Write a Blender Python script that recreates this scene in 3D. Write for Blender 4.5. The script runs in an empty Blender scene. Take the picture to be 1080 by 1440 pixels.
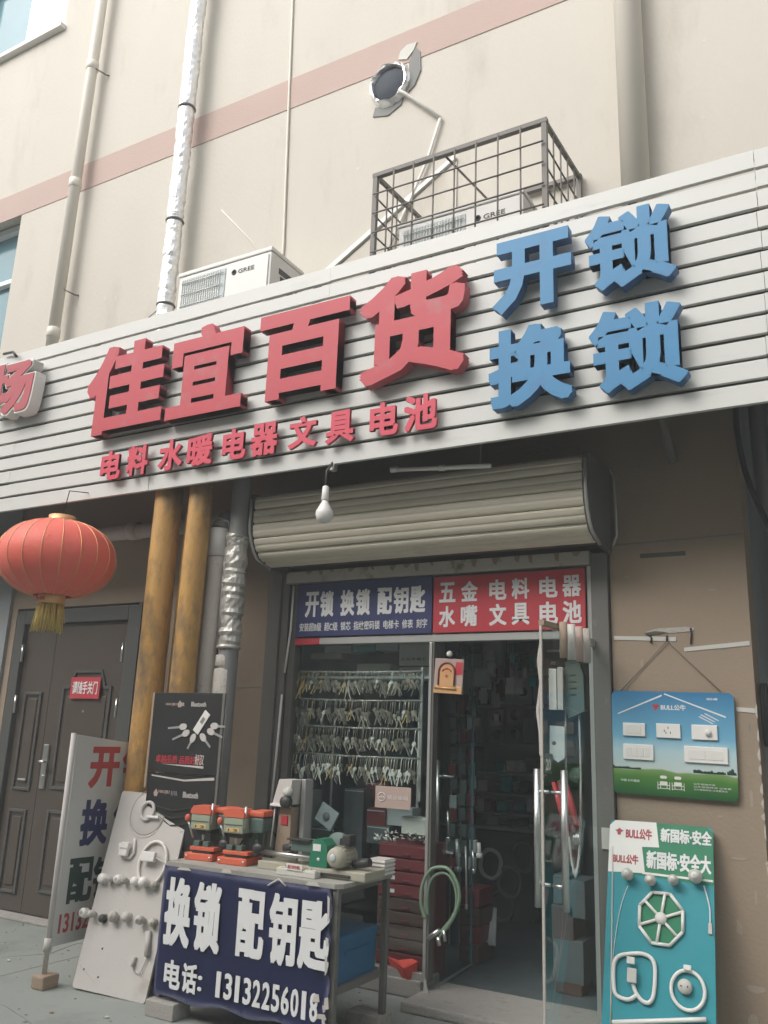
import bpy, bmesh, math, random
from mathutils import Vector, Matrix
random.seed(7)
S = bpy.context.scene
R = math.radians
# ------------------------------------------------------------------ camera
CAM = Vector((0.0, -5.0, 1.5))
YAW, PITCH, ROLL, FPX = R(-29.964), R(14.637), R(2.122), 1200.0
fw = Vector((math.sin(YAW)*math.cos(PITCH), math.cos(YAW)*math.cos(PITCH), math.sin(PITCH)))
r0 = Vector((math.cos(YAW), -math.sin(YAW), 0)); u0 = r0.cross(fw)
rt = math.cos(ROLL)*r0 + math.sin(ROLL)*u0
up = -math.sin(ROLL)*r0 + math.cos(ROLL)*u0
cd = bpy.data.cameras.new('camera'); cam = bpy.data.objects.new('camera', cd)
S.collection.objects.link(cam); S.camera = cam
cam.matrix_world = Matrix(((rt.x, up.x, -fw.x, CAM.x), (rt.y, up.y, -fw.y, CAM.y), (rt.z, up.z, -fw.z, CAM.z), (0, 0, 0, 1)))
cd.sensor_fit = 'VERTICAL'; cd.sensor_height = 36.0; cd.lens = 36.0*FPX/1440.0
cd.clip_start = 0.05; cd.clip_end = 500
# ------------------------------------------------------------------ sky, sun
W = bpy.data.worlds.new('World'); S.world = W; W.use_nodes = True
nt = W.node_tree; bg = nt.nodes['Background']
sky = nt.nodes.new('ShaderNodeTexSky'); sky.sky_type = 'NISHITA'; sky.sun_disc = False
SUN_EL, SUN_AZ = R(42), R(-150)     # hazy sun from the left, over the roofs across the street
sky.sun_elevation = SUN_EL; sky.sun_rotation = SUN_AZ
sky.air_density = 1.0; sky.dust_density = 6.0; sky.ozone_density = 1.0
# overcast: the cloud layer takes most of the blue out of the sky
hs = nt.nodes.new('ShaderNodeHueSaturation'); hs.inputs['Saturation'].default_value = .22
nt.links.new(sky.outputs[0], hs.inputs['Color']); nt.links.new(hs.outputs[0], bg.inputs[0]); bg.inputs[1].default_value = 0.15
sl = bpy.data.lights.new('sun', 'SUN'); sl.energy = 0.5; sl.angle = R(90); sl.color = (1, .97, .93)
so = bpy.data.objects.new('sun', sl); S.collection.objects.link(so)
sd = Vector((math.sin(SUN_AZ)*math.cos(SUN_EL), math.cos(SUN_AZ)*math.cos(SUN_EL), math.sin(SUN_EL)))
so.rotation_euler = sd.to_track_quat('Z', 'Y').to_euler(); so.location = sd*40
S.view_settings.view_transform = 'Standard'; S.view_settings.look = 'None'
S.view_settings.gamma = 1.0; S.view_settings.use_curve_mapping = False
S.view_settings.exposure = 0.97
# ------------------------------------------------------------------ materials
def mat(name, col, rough=.6, var=.12, scale=6.0, bump=.15, metal=0.0, dirt=None, dscale=2.5, damt=.5, bscale=None, stretch=None, spec=.4):
    m = bpy.data.materials.new(name); m.use_nodes = True
    n = m.node_tree.nodes; l = m.node_tree.links; b = n['Principled BSDF']
    b.inputs['Roughness'].default_value = rough; b.inputs['Metallic'].default_value = metal
    b.inputs['Specular IOR Level'].default_value = spec
    tc = n.new('ShaderNodeTexCoord'); src = tc.outputs['Object']
    if stretch:
        mp = n.new('ShaderNodeMapping'); mp.inputs['Scale'].default_value = stretch
        l.new(src, mp.inputs[0]); src = mp.outputs[0]
    nz = n.new('ShaderNodeTexNoise'); nz.inputs['Scale'].default_value = scale; nz.inputs['Detail'].default_value = 6
    l.new(src, nz.inputs['Vector'])
    mx = n.new('ShaderNodeMix'); mx.data_type = 'RGBA'
    mx.inputs[6].default_value = (*[c*(1-var) for c in col], 1); mx.inputs[7].default_value = (*[min(1, c*(1+var)) for c in col], 1)
    l.new(nz.outputs[0], mx.inputs[0]); out = mx.outputs[2]
    if dirt:
        n2 = n.new('ShaderNodeTexNoise'); n2.inputs['Scale'].default_value = dscale; n2.inputs['Detail'].default_value = 8; n2.inputs['Roughness'].default_value = .65
        l.new(src, n2.inputs['Vector'])
        rp = n.new('ShaderNodeValToRGB'); rp.color_ramp.elements[0].position = 1-damt; rp.color_ramp.elements[1].position = min(1, 1-damt+.18)
        l.new(n2.outputs[0], rp.inputs[0])
        m2 = n.new('ShaderNodeMix'); m2.data_type = 'RGBA'; m2.inputs[7].default_value = (*dirt, 1)
        l.new(out, m2.inputs[6]); l.new(rp.outputs[0], m2.inputs[0]); out = m2.outputs[2]
    l.new(out, b.inputs['Base Color'])
    if bump:
        nb = n.new('ShaderNodeTexNoise'); nb.inputs['Scale'].default_value = bscale or scale*12; nb.inputs['Detail'].default_value = 4
        l.new(src, nb.inputs['Vector'])
        bp = n.new('ShaderNodeBump'); bp.inputs['Strength'].default_value = bump; bp.inputs['Distance'].default_value = .01
        l.new(nb.outputs[0], bp.inputs['Height']); l.new(bp.outputs[0], b.inputs['Normal'])
    return m
M = {}
def mk(key, name, *a, **k): M[key] = mat(name, *a, **k)
mk('wall', 'painted_render', (.545, .51, .445), .85, .07, 1.6, .3, dirt=(.46, .42, .36), dscale=1.9, damt=.45, bscale=60, stretch=(1, 1, .35))
mk('stripe', 'pink_paint', (.46, .345, .30), .85, .06, 2, .25, bscale=60)
mk('lwall', 'brown_render', (.315, .245, .18), .85, .08, 1.6, .25, dirt=(.27, .225, .18), dscale=1.3, damt=.45, bscale=50)
mk('lwalldark', 'rubbed_brown_render', (.36, .30, .235), .85, .1, 8, .2)
mk('greywall', 'grey_render', (.28, .30, .30), .85, .1, 1.5, .25, dirt=(.2, .21, .21), dscale=1.5, damt=.45, bscale=50)
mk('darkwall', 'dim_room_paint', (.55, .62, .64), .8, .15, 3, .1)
mk('soffit', 'grey_soffit', (.22, .22, .21), .8, .15, 2, .2)
mk('pave', 'pavement_concrete', (.265, .285, .26), .8, .1, .9, .3, dirt=(.19, .205, .185), dscale=1.6, damt=.47, bscale=45)
mk('concrete', 'rough_concrete', (.36, .34, .31), .9, .15, 9, .5, dirt=(.2, .19, .17), dscale=9, damt=.45)
mk('plank', 'ivory_metal_slat', (.60, .60, .565), .45, .04, 1.5, .03, dirt=(.50, .49, .44), dscale=2.2, damt=.38, stretch=(.5, 1, 3))
mk('back', 'dark_olive', (.10, .10, .08), .8, .15, 4, .1)
mk('red', 'red_letter_plastic', (.48, .052, .068), .5, .07, 3, .03, dirt=(.42, .11, .12), dscale=4, damt=.44)
mk('redside', 'red_letter_edge', (.42, .075, .09), .55, .1, 3, .03)  # duller copy of the face red, set to the shaded tone of letter sides
mk('red2', 'small_red_acrylic', (.60, .06, .095), .45, .06, 5, .02)
mk('blue', 'blue_letter_plastic', (.05, .215, .405), .5, .07, 3, .03, dirt=(.07, .17, .33), dscale=4, damt=.4)
mk('blueside', 'blue_letter_edge', (.05, .135, .28), .55, .1, 3, .03)  # darker copy of the face blue: shade of the letter sides put in colour
mk('white', 'white_plastic', (.72, .70, .66), .5, .05, 5, .03, dirt=(.55, .53, .48), dscale=4, damt=.4)
mk('dwhite', 'dingy_white_paint', (.54, .51, .475), .6, .07, 4, .1, dirt=(.40, .365, .32), dscale=3.2, damt=.42)
mk('sheet', 'white_vinyl', (.56, .57, .55), .5, .05, 3, .1, dirt=(.42, .42, .40), dscale=2.4, damt=.42)
mk('beigepipe', 'beige_pvc', (.70, .655, .57), .5, .05, 2, .05, dirt=(.50, .46, .39), dscale=2, damt=.4)
mk('foil', 'crinkled_foil', (.86, .86, .85), .34, .12, 9, .8, metal=.75, bscale=18, stretch=(1, 1, 1.8))
mk('oldfoil', 'dull_foil_wrap', (.50, .48, .44), .45, .25, 8, 1.0, metal=.45, dirt=(.17, .15, .13), dscale=9, damt=.42, bscale=24)
mk('yellow', 'yellow_gas_pipe_paint', (.50, .285, .09), .45, .3, 4, .5, dirt=(.20, .135, .075), dscale=5.5, damt=.54, stretch=(1, 1, .5), bscale=40)
mk('peel', 'peeling_pipe_lagging', (.46, .43, .38), .8, .15, 8, .6, dirt=(.16, .14, .12), dscale=7, damt=.42)
mk('greypipe', 'grey_pvc', (.24, .24, .23), .55, .15, 4, .1, dirt=(.36, .35, .32), dscale=7, damt=.35)
mk('lantern', 'red_lantern_cloth', (.78, .155, .115), .55, .08, 4, .2, dirt=(.5, .06, .05), dscale=5, damt=.38)
mk('gold', 'gold_trim', (.72, .42, .20), .4, .2, 12, .1, metal=.35)
mk('tassel', 'yellow_tassel', (.62, .47, .15), .7, .25, 20, .1)
mk('door', 'charcoal_door_steel', (.082, .066, .053), .38, .12, 3, .05, dirt=(.10, .095, .088), dscale=3, damt=.42)
mk('doorframe', 'charcoal_frame_steel', (.085, .085, .08), .4, .12, 3, .05)
mk('chrome', 'brushed_steel', (.62, .62, .60), .28, .08, 10, .03, metal=.9)
mk('cage', 'dark_cage_steel', (.15, .135, .12), .55, .15, 9, .1, dirt=(.26, .19, .13), dscale=9, damt=.35)
mk('shutter', 'beige_shutter_slat', (.66, .61, .49), .42, .06, 2, .03, dirt=(.30, .28, .23), dscale=2, damt=.42, stretch=(.4, 1, 3))
mk('shutterend', 'galvanised_end_plate', (.12, .115, .105), .5, .15, 5, .05)
mk('beam', 'peeling_lintel_paint', (.50, .47, .40), .8, .12, 7, .5, dirt=(.20, .15, .11), dscale=6, damt=.45)
mk('jamb', 'worn_dark_steel', (.15, .145, .13), .5, .15, 5, .15, dirt=(.27, .255, .22), dscale=6, damt=.38)
mk('alu', 'aluminium_profile', (.55, .55, .53), .35, .06, 4, .03, metal=.6)
mk('navy', 'navy_print_vinyl', (.04, .048, .135), .42, .08, 3, .05, dirt=(.06, .065, .17), dscale=3, damt=.4)
mk('redprint', 'red_print_vinyl', (.50, .05, .065), .42, .06, 3, .05)
mk('lettering', 'white_print', (.74, .74, .73), .5, .05, 8, 0)
mk('redink', 'red_print', (.46, .06, .055), .5, .1, 8, 0)
mk('navyink', 'navy_print', (.03, .035, .12), .5, .1, 8, 0)
mk('greenink', 'dark_green_print', (.02, .05, .04), .5, .1, 8, 0)
mk('blackprint', 'black_gloss_print', (.03, .03, .03), .35, .2, 5, .1, dirt=(.06, .055, .055), dscale=5, damt=.4)
mk('key', 'nickel_key', (.86, .83, .76), .4, .2, 30, .05, metal=.3)
mk('darkkey', 'dull_key', (.48, .43, .35), .45, .25, 30, .05, metal=.3)
mk('dimkey', 'dark_steel_key', (.26, .24, .20), .4, .25, 30, .05, metal=.4)
mk('brass', 'brass_key', (.80, .56, .25), .4, .25, 30, .05, metal=.3)
mk('rod', 'rack_steel', (.60, .59, .55), .4, .1, 9, .05, metal=.5)
mk('orange', 'orange_enamel', (.66, .15, .085), .4, .06, 8, .03)
mk('sage', 'sage_enamel', (.34, .38, .28), .45, .08, 8, .05)
mk('steelgreen', 'grey_green_casting', (.11, .16, .14), .5, .2, 8, .15)
mk('green', 'green_enamel', (.03, .19, .11), .4, .1, 8, .05)
mk('motor', 'cream_motor_casting', (.40, .38, .30), .5, .12, 8, .15)
mk('iron', 'dark_cast_iron', (.06, .06, .058), .45, .25, 10, .1, metal=.3)
mk('top', 'worn_table_top', (.36, .35, .31), .6, .15, 6, .3, dirt=(.22, .2, .17), dscale=8, damt=.45)
mk('teal', 'teal_print', (.03, .28, .33), .45, .06, 3, .02)
mk('pgreen', 'green_print', (.02, .20, .10), .45, .06, 3, .02)
mk('crate', 'blue_plastic', (.02, .115, .23), .45, .08, 4, .05)
mk('cabred', 'red_drawer_plastic', (.19, .04, .045), .4, .15, 4, .05)
mk('cabbrown', 'brown_drawer_plastic', (.10, .06, .05), .45, .15, 4, .05)
mk('redbag', 'red_plastic_bag', (.60, .07, .05), .4, .1, 8, .5)
mk('carton', 'grey_carton', (.50, .55, .55), .7, .12, 6, .1)
mk('pcarton', 'pale_carton', (.55, .54, .49), .7, .1, 6, .1)
mk('tealbox', 'teal_carton', (.04, .36, .36), .6, .1, 6, .1)
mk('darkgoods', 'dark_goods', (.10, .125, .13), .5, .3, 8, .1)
mk('wire', 'black_cable', (.03, .03, .03), .5, .1, 10, 0)
mk('ledwhite', 'opal_plastic', (.78, .76, .72), .35, .04, 6, 0)
mk('skin', 'blue_grey_glass', (.10, .22, .26), .12, .1, 2, 0)
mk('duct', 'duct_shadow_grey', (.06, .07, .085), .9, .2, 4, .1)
mk('winframe', 'window_frame_white', (.72, .76, .76), .4, .04, 3, .03)
mk('hose', 'green_hose', (.17, .25, .17), .35, .1, 12, .05)
mk('wood', 'weathered_wood', (.34, .26, .19), .85, .2, 10, .4)
mk('asphaltroad', 'street_asphalt', (.06, .06, .06), .9, .15, 5, .4)
mk('facade', 'opposite_facade', (.42, .39, .35), .85, .06, 1.5, .2)
def glassmat(name, tint, gloss, ior):
    m = bpy.data.materials.new(name); m.use_nodes = True
    n = m.node_tree.nodes; l = m.node_tree.links; n.remove(n['Principled BSDF'])
    t = n.new('ShaderNodeBsdfTransparent'); t.inputs[0].default_value = (*tint, 1)
    g = n.new('ShaderNodeBsdfGlossy'); g.inputs['Roughness'].default_value = .03; g.inputs[0].default_value = (.9, .95, .95, 1)
    f = n.new('ShaderNodeFresnel'); f.inputs[0].default_value = ior
    a = n.new('ShaderNodeMath'); a.operation = 'MULTIPLY_ADD'; a.inputs[1].default_value = 1.0; a.inputs[2].default_value = gloss
    x = n.new('ShaderNodeMixShader'); l.new(f.outputs[0], a.inputs[0])
    ge = n.new('ShaderNodeNewGeometry'); inv = n.new('ShaderNodeMath'); inv.operation = 'SUBTRACT'; inv.inputs[0].default_value = 1.0
    l.new(ge.outputs['Backfacing'], inv.inputs[1])          # thin pane: reflect only where light enters the slab
    mm = n.new('ShaderNodeMath'); mm.operation = 'MULTIPLY'; l.new(a.outputs[0], mm.inputs[0]); l.new(inv.outputs[0], mm.inputs[1]); l.new(mm.outputs[0], x.inputs[0])
    l.new(t.outputs[0], x.inputs[1]); l.new(g.outputs[0], x.inputs[2]); l.new(x.outputs[0], n['Material Output'].inputs[0])
    return m
M['glass'] = glassmat('shop_glass', (.93, .97, .965), .02, 1.5)
M['doorglass'] = glassmat('thin_door_glass', (.90, .95, .945), .0, 1.45)
def gradmat(name, stops, zmin, zmax, rough=.4):
    """flat print whose colour runs bottom to top of the board"""
    m = bpy.data.materials.new(name); m.use_nodes = True
    n = m.node_tree.nodes; l = m.node_tree.links; b = n['Principled BSDF']; b.inputs['Roughness'].default_value = rough
    tc = n.new('ShaderNodeTexCoord'); sp = n.new('ShaderNodeSeparateXYZ'); l.new(tc.outputs['Object'], sp.inputs[0])
    nz = n.new('ShaderNodeTexNoise'); nz.inputs['Scale'].default_value = 5; l.new(tc.outputs['Object'], nz.inputs['Vector'])
    ad = n.new('ShaderNodeMath'); ad.operation = 'MULTIPLY_ADD'; ad.inputs[1].default_value = .05; l.new(nz.outputs[0], ad.inputs[0]); l.new(sp.outputs[2], ad.inputs[2])
    mr = n.new('ShaderNodeMapRange'); mr.inputs[1].default_value = zmin+.025; mr.inputs[2].default_value = zmax+.025; l.new(ad.outputs[0], mr.inputs[0])
    cr = n.new('ShaderNodeValToRGB'); e = cr.color_ramp.elements
    e[0].position = stops[0][0]; e[0].color = (*stops[0][1], 1); e[1].position = stops[-1][0]; e[1].color = (*stops[-1][1], 1)
    for p, c in stops[1:-1]: k = e.new(p); k.color = (*c, 1)
    l.new(mr.outputs[0], cr.inputs[0]); l.new(cr.outputs[0], b.inputs['Base Color'])
    return m
# ------------------------------------------------------------------ helpers
def ray(px, py): return rt*(px-540) - up*(py-720) + fw*FPX
def at(px, py, Y):
    d = ray(px, py); return CAM + d*((Y-CAM.y)/d.y)
def tag(o, label, cat, group=None, kind=None):
    o['label'] = label; o['category'] = cat
    if group: o['group'] = group
    if kind: o['kind'] = kind
    return o
def thing(name, label, cat, loc=(0, 0, 0), rot=(0, 0, 0), group=None):
    o = bpy.data.objects.new(name, None); S.collection.objects.link(o); o.empty_display_size = .1
    o.location = loc; o.rotation_euler = rot
    return tag(o, label, cat, group)
class B:
    """collects geometry in world (or root-local) coordinates, then links it as ONE mesh object"""
    def __init__(s): s.bm = bmesh.new()
    def box(s, x0, x1, y0, y1, z0, z1, bev=0, mtx=None):
        r = bmesh.ops.create_cube(s.bm, size=1)['verts']
        m = Matrix.Translation(((x0+x1)/2, (y0+y1)/2, (z0+z1)/2)) @ Matrix.Diagonal((abs(x1-x0), abs(y1-y0), abs(z1-z0), 1))
        bmesh.ops.transform(s.bm, matrix=m, verts=r)
        if bev:
            ed = list({e for v in r for e in v.link_edges})
            q = bmesh.ops.bevel(s.bm, geom=ed, offset=bev, segments=2, profile=.6, affect='EDGES')
            r = list({v for f in q['faces'] for v in f.verts} | {v for v in r if v.is_valid})
        if mtx: bmesh.ops.transform(s.bm, matrix=mtx, verts=[v for v in r if v.is_valid])
        return s
    def tube(s, pts, rad, seg=10, cap=True, smooth=True, jit=0):
        pts = [Vector(p) for p in pts]; n = len(pts); rings = []; prev = None
        rads = rad if isinstance(rad, (list, tuple)) else [rad]*n
        for i, p in enumerate(pts):
            t = (pts[min(i+1, n-1)] - pts[max(i-1, 0)]).normalized()
            if prev is None: a = t.orthogonal().normalized()
            else: a = (prev - t*prev.dot(t)).normalized()
            prev = a; b = t.cross(a)
            rings.append([s.bm.verts.new(p + (a*math.cos(k*2*math.pi/seg) + b*math.sin(k*2*math.pi/seg))*rads[i]*(1+random.uniform(-jit, jit))) for k in range(seg)])
        for i in range(n-1):
            for k in range(seg):
                f = s.bm.faces.new((rings[i][k], rings[i][(k+1) % seg], rings[i+1][(k+1) % seg], rings[i+1][k])); f.smooth = smooth
        if cap:
            s.bm.faces.new(rings[0][::-1]); s.bm.faces.new(rings[-1])
        return s
    def lathe(s, prof, origin=(0, 0, 0), axis='Z', seg=20, smooth=True):
        o = Vector(origin); rings = []
        for r_, h in prof:
            ring = []
            for k in range(seg):
                a = k*2*math.pi/seg; c, d = r_*math.cos(a), r_*math.sin(a)
                v = {'Z': Vector((c, d, h)), 'Y': Vector((c, h, d)), 'X': Vector((h, c, d))}[axis]
                ring.append(s.bm.verts.new(o+v))
            rings.append(ring)
        for i in range(len(rings)-1):
            for k in range(seg):
                f = s.bm.faces.new((rings[i][k], rings[i][(k+1) % seg], rings[i+1][(k+1) % seg], rings[i+1][k])); f.smooth = smooth
        for rg in (rings[0], rings[-1]):
            try: s.bm.faces.new(rg)
            except Exception: pass
        return s
    def prism(s, poly, y0, y1):
        """polygon in x,z pushed from y0 to y1"""
        a = [s.bm.verts.new((x, y0, z)) for x, z in poly]; b = [s.bm.verts.new((x, y1, z)) for x, z in poly]
        s.bm.faces.new(a); s.bm.faces.new(b[::-1]); n = len(a)
        for i in range(n): s.bm.faces.new((a[i], b[i], b[(i+1) % n], a[(i+1) % n]))
        return s
    def prismx(s, poly, x0, x1):
        """polygon in y,z pushed from x0 to x1"""
        a = [s.bm.verts.new((x0, y, z)) for y, z in poly]; b = [s.bm.verts.new((x1, y, z)) for y, z in poly]
        s.bm.faces.new(a[::-1]); s.bm.faces.new(b); n = len(a)
        for i in range(n): s.bm.faces.new((a[i], a[(i+1) % n], b[(i+1) % n], b[i]))
        return s
    def build(s, name, material, parent=None, local=False):
        bmesh.ops.recalc_face_normals(s.bm, faces=s.bm.faces)
        me = bpy.data.meshes.new(name); s.bm.to_mesh(me); s.bm.free()
        for mm in (material if isinstance(material, (list, tuple)) else [material]): me.materials.append(M[mm] if isinstance(mm, str) else mm)
        o = bpy.data.objects.new(name, me); S.collection.objects.link(o)
        if parent is not None:
            o.parent = parent
            if not local:
                top = parent; inv = Matrix.Identity(4)
                chain = []
                while top is not None: chain.append(top); top = top.parent
                for c in chain: inv = inv @ c.matrix_basis.inverted()
                me.transform(inv)
        return o
def smooth(pts, n=5):
    P = [Vector(p) for p in pts]; out = []
    for i in range(len(P)-1):
        a, b, c, d = P[max(i-1, 0)], P[i], P[i+1], P[min(i+2, len(P)-1)]
        for k in range(n):
            t = k/n; out.append(.5*((2*b)+(c-a)*t+(2*a-5*b+4*c-d)*t*t+(3*b-a-3*c+d)*t*t*t))
    return out+[P[-1]]
def link_copy(o, parent, loc):
    c = o.copy(); S.collection.objects.link(c); c.parent = parent; c.location = loc; return c
FONT = bpy.data.curves.new('f', 'FONT').font
_cache = {}
def text_mesh(txt, bold):
    """flat text with thickness: x right, z up, front facing -y; unit box 0..1 in x and z, y 0 (front) .. 1 (back)"""
    k = (txt, bold)
    if k in _cache: return _cache[k]
    cu = bpy.data.curves.new('text', 'FONT'); cu.body = txt; cu.size = 1; cu.extrude = .5; cu.offset = bold; cu.resolution_u = 3; cu.fill_mode = 'BOTH'
    ob = bpy.data.objects.new('text', cu); S.collection.objects.link(ob)
    dg = bpy.context.evaluated_depsgraph_get(); dg.update()
    me = bpy.data.meshes.new_from_object(ob.evaluated_get(dg))
    bpy.data.objects.remove(ob); bpy.data.curves.remove(cu)
    xs = [v.co.x for v in me.vertices]; ys = [v.co.y for v in me.vertices]
    x0, x1, y0, y1 = min(xs), max(xs), min(ys), max(ys)
    for v in me.vertices:
        v.co = Vector(((v.co.x-x0)/(x1-x0), .5-v.co.z, (v.co.y-y0)/(y1-y0)))
    _cache[k] = me; return me
def text(name, txt, x0, x1, z0, z1, yf, th, material, parent, bold=.02, side=None, tf=None, spread=0):
    """text filling the box x0..x1, z0..z1 with its face at yf, th thick towards +y (root-local coordinates)"""
    me = text_mesh(txt, bold).copy(); me.name = name
    if spread:                                   # heavier strokes for dense characters
        bm = bmesh.new(); sx = spread*(z1-z0)/(x1-x0)
        for i, (dx, dz) in enumerate(((0, 0), (1, 1), (-1, 1), (1, -1), (-1, -1), (1, 0), (-1, 0), (0, 1), (0, -1))):
            n0 = len(bm.verts); bm.from_mesh(me); bm.verts.ensure_lookup_table()
            for v in bm.verts[n0:]:
                v.co = Vector((v.co.x*(1-2*sx)+sx+dx*sx, v.co.y+i*.00012/max(th, .001), v.co.z*(1-2*spread)+spread+dz*spread))
        bm.to_mesh(me); bm.free()
    me.materials.clear(); me.materials.append(M[material])
    if side:
        me.materials.append(M[side])
        for p in me.polygons: p.material_index = 0 if p.normal.y < -.5 else 1
    else:
        for p in me.polygons: p.material_index = 0
    for v in me.vertices: v.co = Vector((x0+v.co.x*(x1-x0), yf+v.co.y*th, z0+v.co.z*(z1-z0)))
    if tf: me.transform(tf)
    o = bpy.data.objects.new(name, me); S.collection.objects.link(o); o.parent = parent
    return o
# ================================================================== SETTING
g = B().box(-40, 30, -4.6, .25, -.25, 0).build('pavement', 'pave'); g['kind'] = 'structure'
jn = B()
for x in (-9.6, -7.2, -4.8, -2.4, 0, 2.4): jn.box(x-.004, x+.004, -4.59, -.02, -.003, .0015)
jn.box(-12, 6, -2.404, -2.396, -.003, .0019)
jn.build('joint_line', 'greypipe', g)
kb = B().box(-40, 30, -4.8, -4.603, -.25, .003, .01).build('kerb', 'concrete'); kb['kind'] = 'structure'
rd = B().box(-60, 60, -11.2, -4.803, -.25, -.12).build('road', 'asphaltroad'); rd['kind'] = 'structure'
gr = B().box(-250, 250, -250, 250, -.6, -.3).build('ground', 'pave'); gr['kind'] = 'structure'
op = thing('opposite_building', 'plain pale building across the street, behind the photographer', 'building')
B().box(-45, 30, -24, -11.3, -.25, 9.5).build('wall', 'facade', op)
for k in range(9):
    for z in (1.0, 4.0, 7.0):
        B().box(-27+k*6, -24.6+k*6, -11.33, -11.28, z, z+1.8).build('window', 'skin', op)
gt = B(); random.seed(77)
for k in range(420):
    x, y = random.uniform(-6.5, -1.0), random.choice((random.uniform(-2.6, -.1), random.uniform(-.9, -.02))); q = random.uniform(.002, .006)
    gt.prism([(x-q, 0.001), (x+q*.8, 0.001), (x+q*.5, q*1.1), (x-q*.6, q)], y-q, y+q)
gt.build('grit', 'concrete', g)['kind'] = 'stuff'
for pts_ in (((-5.9, -1.5), (-5.3, -1.42), (-4.9, -1.55), (-4.3, -1.48), (-3.9, -1.6)), ((-5.2, -.9), (-5.0, -.6), (-5.08, -.3), (-4.95, -.1))):
    B().tube([(x, y, .0005) for x, y in pts_], [.001]+[.003]*(len(pts_)-2)+[.001], 4).build('crack', 'greypipe', g)
LG = 'bits of litter on the pavement'
for i, (px, py, m, lab) in enumerate(((12, 1352, 'white', 'tiny white scrap on the pavement near the left edge'), (72, 1425, 'wood', 'small brown leaf scrap on the pavement below the pole sign'), (150, 1432, 'pcarton', 'small pale cigarette end on the pavement before the white board'))):
    d = ray(px, py); p = CAM + d*(-CAM.z/d.z)
    tag(B().prism([(p.x-.012, .004), (p.x+.010, .005), (p.x+.012, .009), (p.x-.008, .010)], p.y-.008, p.y+.006).build('litter_scrap', m), lab, 'litter', LG)
# ------------------------------------------------------------------ the building
bd = thing('building', 'beige rendered building with a pink painted stripe above the shop sign', 'building')
XL, XR, CX = -22.0, 8.0, -0.565       # CX: corner where the brown wall turns back
def wallrow(xs, z0, z1, y0, y1, m, nm='wall'):
    for a, b in xs: B().box(a, b, y0, y1, z0, z1).build(nm, m, bd)
# upper wall, holes for two windows on the left; the flue is not cut
UW = (-10.4, -7.28, 9.11, 11.3); MW = (-10.0, -7.49, 4.9, 6.775)
wallrow([(XL, UW[0]), (UW[1], XR)], UW[2], 13.0, 0, .24, 'wall')
wallrow([(UW[0], UW[1])], UW[3], 13.0, 0, .24, 'wall')
wallrow([(XL, XR)], 6.795, UW[2], 0, .24, 'wall')
wallrow([(XL, MW[0]), (MW[1], XR)], 4.2, 6.795, 0, .24, 'wall')
wallrow([(MW[0], MW[1])], 4.2, MW[2], 0, .24, 'wall')
B().box(XL, XR, -.006, .01, 6.745, 7.06, .002).build('painted_stripe', 'stripe', bd)
B().box(XL, XR, .24, 9, 4.2, 13).build('upper_storeys', 'greywall', bd)
B().box(XL, XR, -.1, 9.2, 13.003, 13.25).build('roof', 'greywall', bd)
for (a, b, c, d, nm) in ((*UW, 'blown_out'), (*MW, 'dim')):
    w = B().box(a, b, .205, .235, c, d).build('window', 'skin', bd)
    f = B()
    for x in (b-.06, b-.9, b-1.75): f.box(x, x+.06, .14, .202, c, d)
    f.box(a, b, .142, .204, c, c+.07).box(a, b, .142, .204, d-.07, d).box(a, b, .142, .204, c+(d-c)*.62, c+(d-c)*.62+.05)
    f.build('window_frame', 'winframe', w)
    if nm != 'dim': B().box(b-.80, b-.004, .10, .138, c+.004, d-.004).build('reveal_panel', 'white', w)  # white panel carries the blown-out brightness of this window side in its colour
    B().box(a-.03, b+.03, -.07, .2, c-.06, c-.004, .006).build('window_sill', 'white', w)
# lower walls
DL, DR = -6.62, -5.09      # steel door opening
SL, SR = -3.70, -1.318     # shop opening
wallrow([(XL, -6.70)], 0, 4.2, -.03, .24, 'greywall')
wallrow([(-6.697, DL)], 0, 4.2, 0, .24, 'lwall')
wallrow([(DR, SL), (SR, CX)], 0, 4.2, 0, .24, 'lwall')
wallrow([(DL, DR)], 2.47, 4.2, 0, .24, 'lwall')
wallrow([(SL, SR)], 2.66, 4.2, 0, .24, 'lwall')
# brown corner and the grey recess to its right
B().box(CX-.25, CX, .243, 2.4, 0, 4.2).build('recess_wall', 'greywall', bd)
B().box(CX, 2.4, 2.0, 2.4, 0, 4.2).build('recess_wall', 'greywall', bd)
B().box(2.0, 8, 0, 2.2, 0, 4.2).build('recess_wall', 'greywall', bd)
ch = B()
for i in range(16):
    z = .35+i*.085+random.uniform(-.03, .03); h_ = random.uniform(.02, .09); ch.prism([(CX+.003, z), (CX-random.uniform(.002, .010), z+h_*.2), (CX-random.uniform(.004, .018), z+h_*.5), (CX-random.uniform(.001, .008), z+h_*.8), (CX+.003, z+h_)], -.003, .006)
ch.build('chipped_corner_plaster', 'beam', bd)['kind'] = 'stuff'
jl = B().tube([(-1.28, -.001, 2.645), (-.9, -.001, 2.65), (-.57, -.001, 2.655)], .004, 5).build('crack', 'soffit', bd)
B().tube([(-3.68, -.001, 1.79), (-3.9, -.001, 1.80), (-4.2, -.001, 1.79)], .003, 5).build('crack', 'soffit', bd)
# canopy slab behind the sign
B().box(-14, 2.0, -.74, -.003, 4.15, 4.25).build('canopy_slab', 'soffit', bd)
br = B()
br.tube([(-.975, -.72, 3.6), (-.93, -.3, 3.35), (-.92, -.02, 3.12)], .03, 6).build('canopy_bracket', 'cage', bd)
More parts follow.
